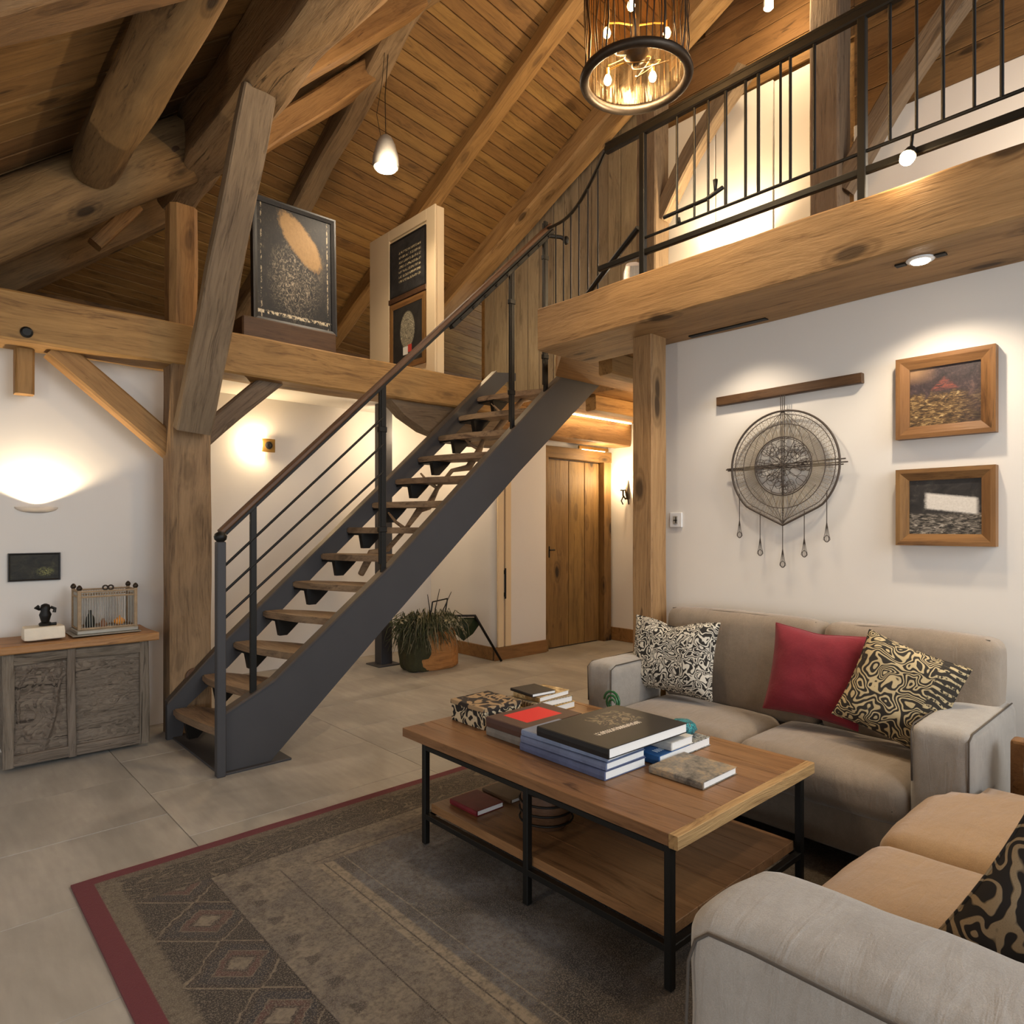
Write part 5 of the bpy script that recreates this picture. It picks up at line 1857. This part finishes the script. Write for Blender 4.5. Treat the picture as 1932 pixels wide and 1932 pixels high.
# ---- books
def cover_mat(name, base, kind='plain', c2='FFFFFF', c3='808080'):
    b = NB('cover_' + name)
    x, y, z = b.xyz(b.obj)
    n = b.noise(b.obj, 14.0, 4.0, 0.6, 0.8)
    nf = b.noise(b.obj, 90.0, 3.0, 0.7)
    col = b.mix(b.mapr(n, 0.35, 0.65), lin(base), tuple(v * 0.75 for v in lin(base)))
    if kind == 'photo':
        col = b.ramp(b.math('ADD', b.math('MULTIPLY', n, 0.65), b.math('MULTIPLY', nf, 0.35)), [(0.36, lin(base)), (0.5, lin(c3)), (0.62, lin(c2))])
    elif kind == 'panel':
        f = b.math('MULTIPLY', b.band(x, -0.10, 0.10, 0.002), b.band(y, -0.06, 0.08, 0.002))
        col = b.mix(f, lin(base), lin(c2))
    elif kind == 'title':
        rows = b.math('MULTIPLY', b.band(y, -0.055, -0.03, 0.001), b.band(x, -0.14, 0.10, 0.002))
        let = b.math('SINE', b.math('MULTIPLY', x, 520.0))
        f = b.math('MULTIPLY', rows, b.math('MULTIPLY', b.mapr(let, -0.2, 0.1), b.mapr(nf, 0.38, 0.46)))
        art = b.math('MULTIPLY', b.band(x, -0.04, 0.16, 0.004), b.mapr(b.math('SINE', b.math('MULTIPLY', n, 40.0)), 0.4, 0.8))
        art = b.math('MULTIPLY', art, b.band(y, -0.02, 0.12, 0.01))
        col = b.mix(b.math('MULTIPLY', art, 0.6), col, lin(c3))
        col = b.mix(f, col, lin(c2))
    elif kind == 'stripes':
        s = b.math('SINE', b.math('MULTIPLY', b.math('ADD', y, x), 330.0))
        col = b.mix(b.math('MULTIPLY', b.mapr(s, 0.1, 0.5), b.mapr(nf, 0.3, 0.5)), lin(base), lin(c2))
    elif kind == 'blue':
        col = b.mix(b.band(x, -0.2, 0.02, 0.002), b.ramp(nf, [(0.4, lin('1C1C20')), (0.6, lin('A8A8A0'))]), col)
        let = b.math('MULTIPLY', b.band(y, -0.10, -0.075, 0.001), b.mapr(b.math('SINE', b.math('MULTIPLY', x, 500.0)), 0.0, 0.3))
        let = b.math('MULTIPLY', let, b.band(x, -0.14, -0.02, 0.001))
        col = b.mix(let, col, lin('DDE8F0'))
    return b.out(col, 0.5, spec=0.35)


def book(x0, x1, y0, y1, z, t_, mat, label, group, rz=0.0, spine='x'):
    """Closed book lying flat; spine on the -X side (or +Y)."""
    cx, cy = (x0 + x1) / 2, (y0 + y1) / 2
    w, d = x1 - x0, y1 - y0
    t = thing('book', (cx, cy, z), label, 'book', group, rz)
    W0 = WORLD[t.name]
    bm = B()
    c = min(0.003, t_ * 0.12)
    box(bm, -w / 2, w / 2, -d / 2, d / 2, t_ - c, t_, 0.0008)
    box(bm, -w / 2, w / 2, -d / 2, d / 2, 0, c, 0.0008)
    if spine == 'x':
        prism(bm, [(-w / 2 - 0.0025, c * 0.6), (-w / 2 - 0.004, t_ * 0.5), (-w / 2 - 0.0025, t_ - c * 0.6), (-w / 2 + 0.004, t_), (-w / 2 + 0.004, 0)], -d / 2, d / 2, 'Y')
    else:
        prism(bm, [(d / 2 + 0.0025, c * 0.6), (d / 2 + 0.004, t_ * 0.5), (d / 2 + 0.0025, t_ - c * 0.6), (d / 2 - 0.004, t_), (d / 2 - 0.004, 0)], -w / 2, w / 2, 'X')
    emit('cover', bm, mat, t, W0)
    bm = B()
    if spine == 'x':
        box(bm, -w / 2 + 0.004, w / 2 - 0.004, -d / 2 + 0.003, d / 2 - 0.003, c, t_ - c)
    else:
        box(bm, -w / 2 + 0.004, w / 2 - 0.004, -d / 2 + 0.003, d / 2 - 0.004, c, t_ - c)
    emit('pages', bm, 'paper', t, W0)
    return t


Z0 = TZ + 0.001
G = 'coffee-table books in the big central stack'
for k, (c, z, th, nm) in enumerate((('58607E', 0, 0.031, 'slate-blue thick book, lowest of the big central stack'), ('6A7490', 0.0315, 0.026, 'slate-blue book, second from below in the big central stack'), ('7A88A4', 0.058, 0.022, 'pale blue-grey book just under the large black one in the central stack'))):
    book(1.735 + 0.004 * k, 1.955 - 0.003 * k, 1.435 + 0.003 * k, 1.855 - 0.002 * k, Z0 + z, th, cover_mat('slate%d' % k, c), nm, G, rz=0.02 * (k - 1))
book(1.720, 2.165, 1.405, 1.745, Z0 + 0.0815, 0.036, cover_mat('black_title', '1D1C1C', 'title', 'E8E4DC', '8A7C68'), 'large glossy black book with white lettering on top of the central stack', G, rz=-0.02)
G = 'books beside the big stack on the coffee table'
book(1.985, 2.32, 1.40, 1.66, Z0, 0.034, cover_mat('blue', '2C5C94', 'blue'), 'blue-covered book with white pages tucked under the large black book', G)
book(1.905, 2.115, 1.175, 1.385, Z0, 0.025, cover_mat('rock', '4A4640', 'photo', 'A08A6C', '7C7468'), 'grey and tan photo-covered book lying alone near the table end', G)
book(2.06, 2.20, 1.40, 1.64, Z0 + 0.0345, 0.030, cover_mat('white', 'C8C4BC'), 'white book lying between the blue book and the large black book', G)
G = 'two thick books of the red-topped pile'
book(1.765, 2.075, 1.845, 2.085, Z0, 0.036, cover_mat('grey', '7C766E'), 'thick grey book under the red-topped one on the coffee table', G)
book(1.760, 2.080, 1.850, 2.080, Z0 + 0.0365, 0.040, cover_mat('red', '4A342C', 'panel', 'D01822'), 'thick dark book with a bright red square cover on the coffee table', G)
G = 'rear pile of small books on the coffee table'
book(2.075, 2.34, 2.12, 2.31, Z0, 0.030, cover_mat('ochre', 'B08A50', 'photo', 'D8B878', 'A07C44'), 'ochre book at the bottom of the rear pile', G, rz=0.04)
book(2.09, 2.33, 2.13, 2.31, Z0 + 0.0305, 0.028, cover_mat('cream', 'A89878', 'stripes', '4A4038'), 'striped book in the middle of the rear pile', G, rz=-0.05)
book(2.11, 2.32, 2.14, 2.30, Z0 + 0.059, 0.022, cover_mat('gilt', '6A5434', 'photo', 'E0CC9C', '9A7C50'), 'gilt patterned book second from the top of the rear pile', G, rz=0.06)
book(2.10, 2.24, 2.15, 2.31, Z0 + 0.0815, 0.014, cover_mat('black', '26221F'), 'thin black book on top of the rear pile', G, rz=-0.1)
t = thing('patterned_box', (1.895, 2.25, Z0), 'small black and cream patterned box at the far corner of the coffee table', 'box')
bm = B()
box(bm, 1.79, 2.00, 2.135, 2.355, Z0, Z0 + 0.072, 0.004, 2)
emit('body', bm, mat_labyrinth('box_print', 'C0AE8E', '1E1A16', 22.0, 30.0, 0.2), t)
bm = B()
box(bm, 1.786, 2.004, 2.131, 2.359, Z0 + 0.0725, Z0 + 0.092, 0.004, 2)
emit('lid', bm, mat_labyrinth('lid_print', '9A805E', '2A221C', 16.0, 24.0, 0.1), t)

# teal glass bowl on the blue book, green curled ornament, black cloth strap
g = NB('teal_glass')
rp = g.noise(g.obj, 60.0, 3.0, 0.6, 2.0)
g.bump(rp, 0.8, 0.006)
M['teal'] = g.out(g.mix(g.mapr(rp, 0.4, 0.6), lin('0A5A66'), lin('4ABAC0')), 0.08, Transmission_Weight=0.35)
bm = B()
lathe(bm, (2.265, 1.49, Z0 + 0.035), [(0.022, 0), (0.045, 0.008), (0.056, 0.024), (0.050, 0.040), (0.034, 0.052), (0.012, 0.056)], 20)
for k in range(3):
    tube(bm, [(2.265 + (0.052 - 0.012 * k) * math.cos(a) * 1.0, 1.49 + (0.052 - 0.012 * k) * math.sin(a), Z0 + 0.058 + 0.010 * k + 0.006 * math.sin(3 * a + k)) for a in [2 * PI * j / 20 for j in range(20)]], 0.006, 6, closed=True)
props(emit('glass_ornament', bm, 'teal', smooth=True, flat_ang=60), 'round teal glass ornament sitting on the blue book', 'ornament')
g = NB('green_glass')
M['green'] = g.out(lin('2E6A40'), 0.12, Transmission_Weight=0.3)
bm = B()
pts = []
for k in range(44):
    a = k * 0.36
    r = 0.046 * (1 - k / 60)
    pts.append((2.385 + 0.02 - k * 0.0009, 1.955 - k * 0.0008 + r * math.cos(a), Z0 + 0.052 + r * math.sin(a)))
tube(bm, pts, [0.006] * 40 + [0.005, 0.004, 0.003, 0.002], 8)
tube(bm, [(2.40, 1.955, Z0 + 0.008), (2.37, 1.90, Z0 + 0.012), (2.33, 1.86, Z0 + 0.008)], [0.010, 0.014, 0.004], 8)
props(emit('curled_ornament', bm, 'green', smooth=True), 'green curled glass ornament at the table edge facing the sofa', 'ornament')
bm = B()
for (x0, y0, x1, y1, w_) in ((2.20, 1.90, 2.37, 1.68, 0.05),):
    pts = []
    nseg = 16
    rings = []
    for k in range(nseg + 1):
        s = k / nseg
        c_ = Vector((x0 + (x1 - x0) * s, y0 + (y1 - y0) * s, Z0 + 0.018 + 0.030 * math.sin(s * PI) + 0.008 * math.sin(s * 9)))
        sd = Vector((y1 - y0, -(x1 - x0), 0)).normalized() * w_ / 2
        rings.append([bm.verts.new(c_ + sd), bm.verts.new(c_ + Vector((0, 0, 0.006))), bm.verts.new(c_ - sd), bm.verts.new(c_ - sd * 0.9 - Vector((0, 0, 0.012))), bm.verts.new(c_ + sd * 0.9 - Vector((0, 0, 0.012)))])
    for A_, C_ in zip(rings, rings[1:]):
        for k in range(5):
            bm.faces.new((A_[k], A_[(k + 1) % 5], C_[(k + 1) % 5], C_[k]))
    bm.faces.new(rings[0])
    bm.faces.new(rings[-1][::-1])
M['blackcloth'] = plain('black_leather', '201E1E', 0.4, 0, 60, 0.2, 0.3)
props(emit('leather_case', bm, 'blackcloth', smooth=True, flat_ang=60), 'curved black leather case lying behind the large black book', 'case')

# things on the shelf
t = thing('drum_basket', (1.80, 1.78, 0.172), 'dark brown round basket on the lower shelf of the coffee table', 'basket')
bm = B()
lathe(bm, (1.82, 1.80, 0.172), [(0.075, 0), (0.095, 0.03), (0.10, 0.09), (0.092, 0.13), (0.088, 0.13), (0.086, 0.12)], 24)
emit('body', bm, 'darkwood', t, smooth=True, flat_ang=50)
bm = B()
for z in (0.03, 0.065, 0.10):
    tube(bm, [(1.82 + 0.102 * math.cos(2 * PI * k / 24), 1.80 + 0.102 * math.sin(2 * PI * k / 24), 0.172 + z) for k in range(24)], 0.004, 6, closed=True)
emit('band', bm, 'iron', t, smooth=True)
book(1.66, 1.80, 2.02, 2.19, 0.172, 0.022, cover_mat('crimson', '6A1A20'), 'small dark red book on the lower shelf of the coffee table', None)
book(1.84, 2.02, 2.02, 2.20, 0.172, 0.016, cover_mat('umber', '5A4430'), 'thin brown book behind the dark red one on the lower shelf', None)

# ================================================================== SOFAS


def upholstery(name, parent, mat, args, seam=True, mw=None, n=16):
    bm = B()
    soft_box(bm, *args, n=n)
    o = emit(name, bm, mat, parent, smooth=True)
    return o


def seam_loop(parent, pts, r=0.0028, closed=False):
    bm = B()
    tube(bm, pts, r, 6, closed=closed)
    return emit('piping', bm, 'seam', parent, smooth=True)


s1 = thing('sofa', (2.9, 1.43, 0), 'taupe two-seat sofa standing against the white wall below the dreamcatcher', 'sofa')
upholstery('base', s1, 'taupe', (2.60, 3.20, 0.64, 2.22, 0.085, 0.29, 0.02, (0.006, 0, 0)))
for i, (ya, yb) in enumerate(((0.785, 1.432), (1.436, 2.085))):
    o = upholstery('seat_cushion', s1, 'taupe', (2.535, 3.03, ya, yb, 0.255, 0.425, 0.062, (0.018, 0, 0.028)), n=20)
    seam_loop(o, [(2.537 - 0.012 * math.sin(PI * s), ya + 0.04 + (yb - ya - 0.08) * s, 0.315 - 0.012 * math.sin(PI * s)) for s in [k / 16 for k in range(17)]], 0.002)
for i, (ya, yb) in enumerate(((0.625, 1.275), (1.28, 2.10))):
    bm = B()
    mw = Matrix.Translation((3.08, (ya + yb) / 2, 0.42)) @ Matrix.Rotation(0.10, 4, 'Y')
    soft_box(bm, -0.10, 0.10, -(yb - ya) / 2, (yb - ya) / 2, -0.02, 0.455, 0.055, (0.022, 0, 0.012), 18, i * 3.0, 0.004, mw)
    o = emit('back_cushion', bm, 'taupe', s1, smooth=True)
    seam_loop(o, [mw @ Vector((-0.068 - 0.03 * 0, (-(yb - ya) / 2 + 0.03) + (yb - ya - 0.06) * s, 0.445 + 0.010 * math.sin(PI * s))) for s in [k / 12 for k in range(13)]], 0.002)
for ya, yb, xr in ((0.60, 0.785, 3.20), (2.085, 2.25, 2.985)):
    o = upholstery('armrest', s1, 'grey_arm', (2.565, xr, ya, yb, 0.085, 0.625, 0.030, (0.006, 0.004, 0.01)))
    seam_loop(o, [(2.568, ya + 0.010, 0.10), (2.566, ya + 0.008, 0.60), (2.60, ya + 0.006, 0.620), (xr - 0.05, ya + 0.006, 0.625)], 0.003)
    seam_loop(o, [(2.568, yb - 0.010, 0.43), (2.566, yb - 0.008, 0.60), (2.60, yb - 0.006, 0.620), (xr - 0.05, yb - 0.006, 0.625)], 0.003)
for (x, y) in ((2.66, 0.70), (2.66, 2.16), (3.12, 0.70), (2.93, 2.16)):
    bm = B()
    box(bm, x - 0.03, x + 0.03, y - 0.03, y + 0.03, 0.0105, 0.09, 0.004)
    emit('foot', bm, 'darkwood', s1)

s2 = thing('sofa', (1.9, 0.2, 0), 'foreground sofa with pale grey rolled arm and tan suede seat cushions', 'sofa')
upholstery('base', s2, 'grey_arm', (1.10, 2.72, -0.40, 0.575, 0.085, 0.29, 0.02, (0, 0.006, 0)))
for i, (xa, xb) in enumerate(((1.315, 2.035), (2.04, 2.72))):
    o = upholstery('seat_cushion', s2, 'tan', (xa, xb, -0.20, 0.715, 0.25, 0.435, 0.07, (0, 0.02, 0.030)), n=22)
    if i == 1:      # the seat is notched round the neighbouring sofa's arm
        iw = Vector(WORLD[o.name].translation)
        for v in o.data.vertices:
            k_ = max(0.0, min(1.0, (v.co.x + iw.x - 2.50) / 0.045))
            lim = 0.74 + (0.575 - 0.74) * k_
            if v.co.y + iw.y > lim:
                v.co.y = lim - iw.y
    seam_loop(o, [(xa + 0.05 + (min(xb, 2.52) - xa - 0.10) * s, 0.714 + 0.014 * math.sin(PI * s), 0.325) for s in [k / 16 for k in range(17)]], 0.002)
for i, (xa, xb) in enumerate(((1.315, 2.035), (2.04, 2.72))):
    bm = B()
    mw = Matrix.Translation(((xa + xb) / 2, -0.26, 0.40)) @ Matrix.Rotation(0.16, 4, 'X')
    soft_box(bm, -(xb - xa) / 2, (xb - xa) / 2, -0.10, 0.10, -0.02, 0.42, 0.06, (0, 0.02, 0.012), 16, i * 3.0 + 9, 0.004, mw)
    emit('back_cushion', bm, 'grey_arm', s2, smooth=True)
bm = B()
soft_box(bm, 1.035, 1.32, -0.40, 0.685, 0.05, 0.622, 0.055, (0.010, 0.008, 0.016), 26, 4.0, 0.007)
ar = emit('armrest', bm, 'grey_arm', s2, smooth=True)
arc = []
for k in range(9):
    a = PI * k / 16
    arc.append((1.037, 0.60 + 0.085 * math.sin(PI / 2 - a) - 0.0, 0.515 + 0.0 + 0.0 * a))
pts = [(1.042, 0.665, 0.06), (1.032, 0.672, 0.40), (1.034, 0.668, 0.53), (1.036, 0.655, 0.572), (1.036, 0.63, 0.594), (1.034, 0.55, 0.600), (1.030, 0.2, 0.602), (1.032, -0.1, 0.600), (1.04, -0.36, 0.59)]
seam_loop(ar, pts, 0.0032)
# oak-faced outer arm
bm = B()
box(bm, 2.80, 2.87, 0.485, 0.545, 0.0105, 0.575, 0.01, 2)
prism(bm, [(-0.4, 0.085), (0.49, 0.085), (0.49, 0.12), (-0.4, 0.12)], 2.80, 2.87, 'X')
o = emit('wooden_arm_post', bm, 'frame', s2)
o['label'] = 'honey oak front post of the far arm'
upholstery('armrest', s2, 'grey_arm', (2.735, 2.90, -0.40, 0.50, 0.29, 0.60, 0.04, (0.004, 0, 0.01)))
for (x, y) in ((1.15, 0.55), (1.15, -0.3), (2.62, 0.55), (2.62, -0.3)):
    bm = B()
    box(bm, x - 0.03, x + 0.03, y - 0.03, y + 0.03, 0.0105, 0.09, 0.004)
    emit('foot', bm, 'darkwood', s2)


def pillow(loc, rx, ry, rz, w, h, t_, mat, label, group, seed=0, dent=0.0):
    o = thing('throw_pillow', loc, label, 'pillow', group)
    mw = Matrix.Translation(loc) @ Matrix.Rotation(rz, 4, 'Z') @ Matrix.Rotation(rx, 4, 'X') @ Matrix.Rotation(ry, 4, 'Y')
    bm = pillow_bm(w, h, t_, seed=seed, dent=dent)
    emit('cover', bm, mat, o, mw, smooth=True)
    bm = B()
    pts = []
    n = 18
    for (u0, v0, u1, v1) in ((-1, -1, 1, -1), (1, -1, 1, 1), (1, 1, -1, 1), (-1, 1, -1, -1)):
        for k in range(n):
            u, v = u0 + (u1 - u0) * k / n, v0 + (v1 - v0) * k / n
            u, v = math.sin(u * PI / 2), math.sin(v * PI / 2)
            zz = v * h / 2 * (1 - 0.07 * (1 - u * u))
            if dent and v > 0:
                zz -= dent * v * math.exp(-(u / 0.35) ** 2)
            pts.append((u * w / 2 * (1 - 0.07 * (1 - v * v)), 0, zz))
    tube(bm, pts, 0.0028, 6, closed=True)
    emit('edge_piping', bm, mat, o, mw, smooth=True)
    return o


G = 'throw pillows on the taupe sofa'
pillow((2.87, 1.95, 0.655), -0.22, -0.02, -PI / 2 - 0.02, 0.50, 0.37, 0.13, 'pillow_cream', 'cream and black maze-patterned pillow in the far corner of the taupe sofa', G, 1, 0.03)
pillow((2.88, 1.24, 0.675), -0.24, 0.06, -PI / 2 + 0.08, 0.39, 0.38, 0.13, 'redfab', 'plain crimson pillow in the middle of the taupe sofa', G, 2, 0.008)
pillow((2.84, 0.90, 0.665), -0.30, 0.34, -PI / 2 + 0.25, 0.36, 0.37, 0.13, 'pillow_gold', 'tan and black swirl-patterned pillow leaning by the near arm of the taupe sofa', G, 3, 0.0)
pillow((1.60, 0.165, 0.57), 0.0, 0.50, -PI / 4 - 0.30, 0.43, 0.42, 0.15, 'pillow_dark', 'dark swirl-patterned pillow on the foreground tan sofa', None, 4, 0.0)

# ================================================================== LOG PLANTER UNDER THE STAIRS
pl = thing('log_planter', (3.62, 5.12, 0), 'cut log planter full of dry tangled foliage behind the stairs', 'planter')
M['cutlog'] = wood('fresh_cut_log', 'B8793C', '6E4018', 0.5, 0.7, 0.6, 0.02, 0.8, 0.4)
M['bark'] = plain('mossy_bark', '38361E', 0.95, 0, 18, 0.6, 0.9)
bm = B()
n = 9
ringA, ringB = [], []
rr = random.Random(5)
for k in range(n):
    a = 2 * PI * k / n + 0.3
    q = 0.20 * (1 + rr.uniform(-0.08, 0.1))
    ringA.append((3.66 + q * math.cos(a) * 1.25, 5.12 + q * math.sin(a)))
    ringB.append((3.66 + q * math.cos(a) * 1.05, 5.12 + q * math.sin(a) * 0.9))
A_ = [bm.verts.new((x, y, 0.002)) for x, y in ringA]
B_ = [bm.verts.new((x, y, 0.16 + 0.02 * rr.random())) for x, y in ringA]
C_ = [bm.verts.new((x, y, 0.35 + 0.03 * rr.random())) for x, y in ringB]
for P, Q in ((A_, B_), (B_, C_)):
    for k in range(n):
        bm.faces.new((P[k], P[(k + 1) % n], Q[(k + 1) % n], Q[k]))
bm.faces.new(A_[::-1])
bm.faces.new(C_)
bmesh.ops.bevel(bm, geom=bm.edges[:], offset=0.012, segments=2, affect='EDGES')
emit('log_body', bm, 'cutlog', pl, smooth=True, flat_ang=30)
bm = B()
soft_box(bm, 3.36, 3.56, 4.98, 5.24, 0.002, 0.38, 0.05, (0.02, 0.02, 0), 10, 8, 0.04)
emit('bark_piece', bm, 'bark', pl, smooth=True)
rr = random.Random(11)
M['dryleaf'] = plain('dry_silver_foliage', '8C8468', 0.8, 0, 20, 0.4, 0.3)
M['moss'] = plain('dark_moss_foliage', '3E4226', 0.9, 0, 20, 0.5, 0.3)
for nm, mt, cnt, rad in (('foliage', 'moss', 260, 0.004), ('dry_stems', 'dryleaf', 200, 0.0022)):
    bm = B()
    for k in range(cnt):
        a = rr.uniform(0, 2 * PI)
        q = 0.13 * math.sqrt(rr.random())
        p = Vector((3.58 + q * math.cos(a) * 1.5, 5.08 + q * math.sin(a), 0.34))
        out = Vector((math.cos(a) * 1.2, math.sin(a), 0)) * rr.uniform(0.04, 0.20)
        top = p + out * 0.5 + Vector((0, 0, rr.uniform(0.05, 0.20)))
        end = p + out * 1.1 + Vector((0, 0, rr.uniform(-0.18, 0.12)))
        kink = top.lerp(end, 0.5) + Vector((rr.uniform(-.04, .04), rr.uniform(-.04, .04), rr.uniform(-.03, .04)))
        tube(bm, [p, top, kink, end], [rad * 0.7, rad, rad, rad * 0.3], 4, cap=False)
        if rr.random() < 0.6:
            d = (end - top).normalized()
            s = d.orthogonal().normalized() * 0.018
            for f in (0.3, 0.7):
                c = top.lerp(end, f)
                bm.faces.new([bm.verts.new(v) for v in (c - s, c + d * 0.018, c + s, c - d * 0.010)])
    o = emit(nm, bm, mt, pl, smooth=True)
    o['kind'] = 'stuff'
bm = B()
for (tx, ty, h) in ((-0.03, 0.0, 0.30), (0.05, 0.03, 0.34), (0.10, -0.02, 0.31)):
    tube(bm, [(3.66, 5.1, 0.38), (3.66 + tx, 5.1 + ty, 0.38 + h * 0.45), (3.66 + tx * 2, 5.1 + ty, 0.38 + h)], [0.006, 0.005, 0.003], 6)
emit('twigs', bm, 'iron', pl, smooth=True)
bm = B()
M['leaf'] = plain('dark_green_leaf', '2A3A1C', 0.5, 0, 12, 0.3, 0.2)
vs = [(3.84, 5.06, 0.33), (3.96, 5.04, 0.44), (4.10, 5.02, 0.43), (4.16, 5.02, 0.36), (4.06, 5.0, 0.28), (3.96, 5.02, 0.22)]
c = bm.verts.new((4.0, 4.99, 0.35))
V = [bm.verts.new(v) for v in vs]
for k in range(6):
    bm.faces.new((c, V[k], V[(k + 1) % 6]))
bmesh.ops.solidify(bm, geom=bm.faces[:], thickness=0.006)
emit('broad_leaf', bm, 'leaf', pl)
bm = B()
tube(bm, [(3.82, 5.03, 0.47), (4.09, 5.01, 0.45), (4.30, 4.86, 0.006)], [0.010, 0.014, 0.012], 8)
emit('bent_prop', bm, 'iron', pl, smooth=True)
# small glass-framed lantern leaning by the wall behind the planter
bm = B()
for (a, b2) in (((3.80, 5.3, 0.58), (3.98, 5.3, 0.60)), ((3.98, 5.3, 0.60), (3.93, 5.3, 0.36)), ((3.80, 5.3, 0.58), (3.76, 5.3, 0.34)), ((3.76, 5.3, 0.34), (3.93, 5.3, 0.36))):
    tube(bm, [a, b2], 0.007, 6)
for x in (3.77, 3.93):
    tube(bm, [(x, 5.3, 0.35), (x, 5.36, 0.003)], 0.006, 6)
props(emit('easel_frame', bm, 'iron'), 'thin black metal frame standing behind the log planter', 'frame')
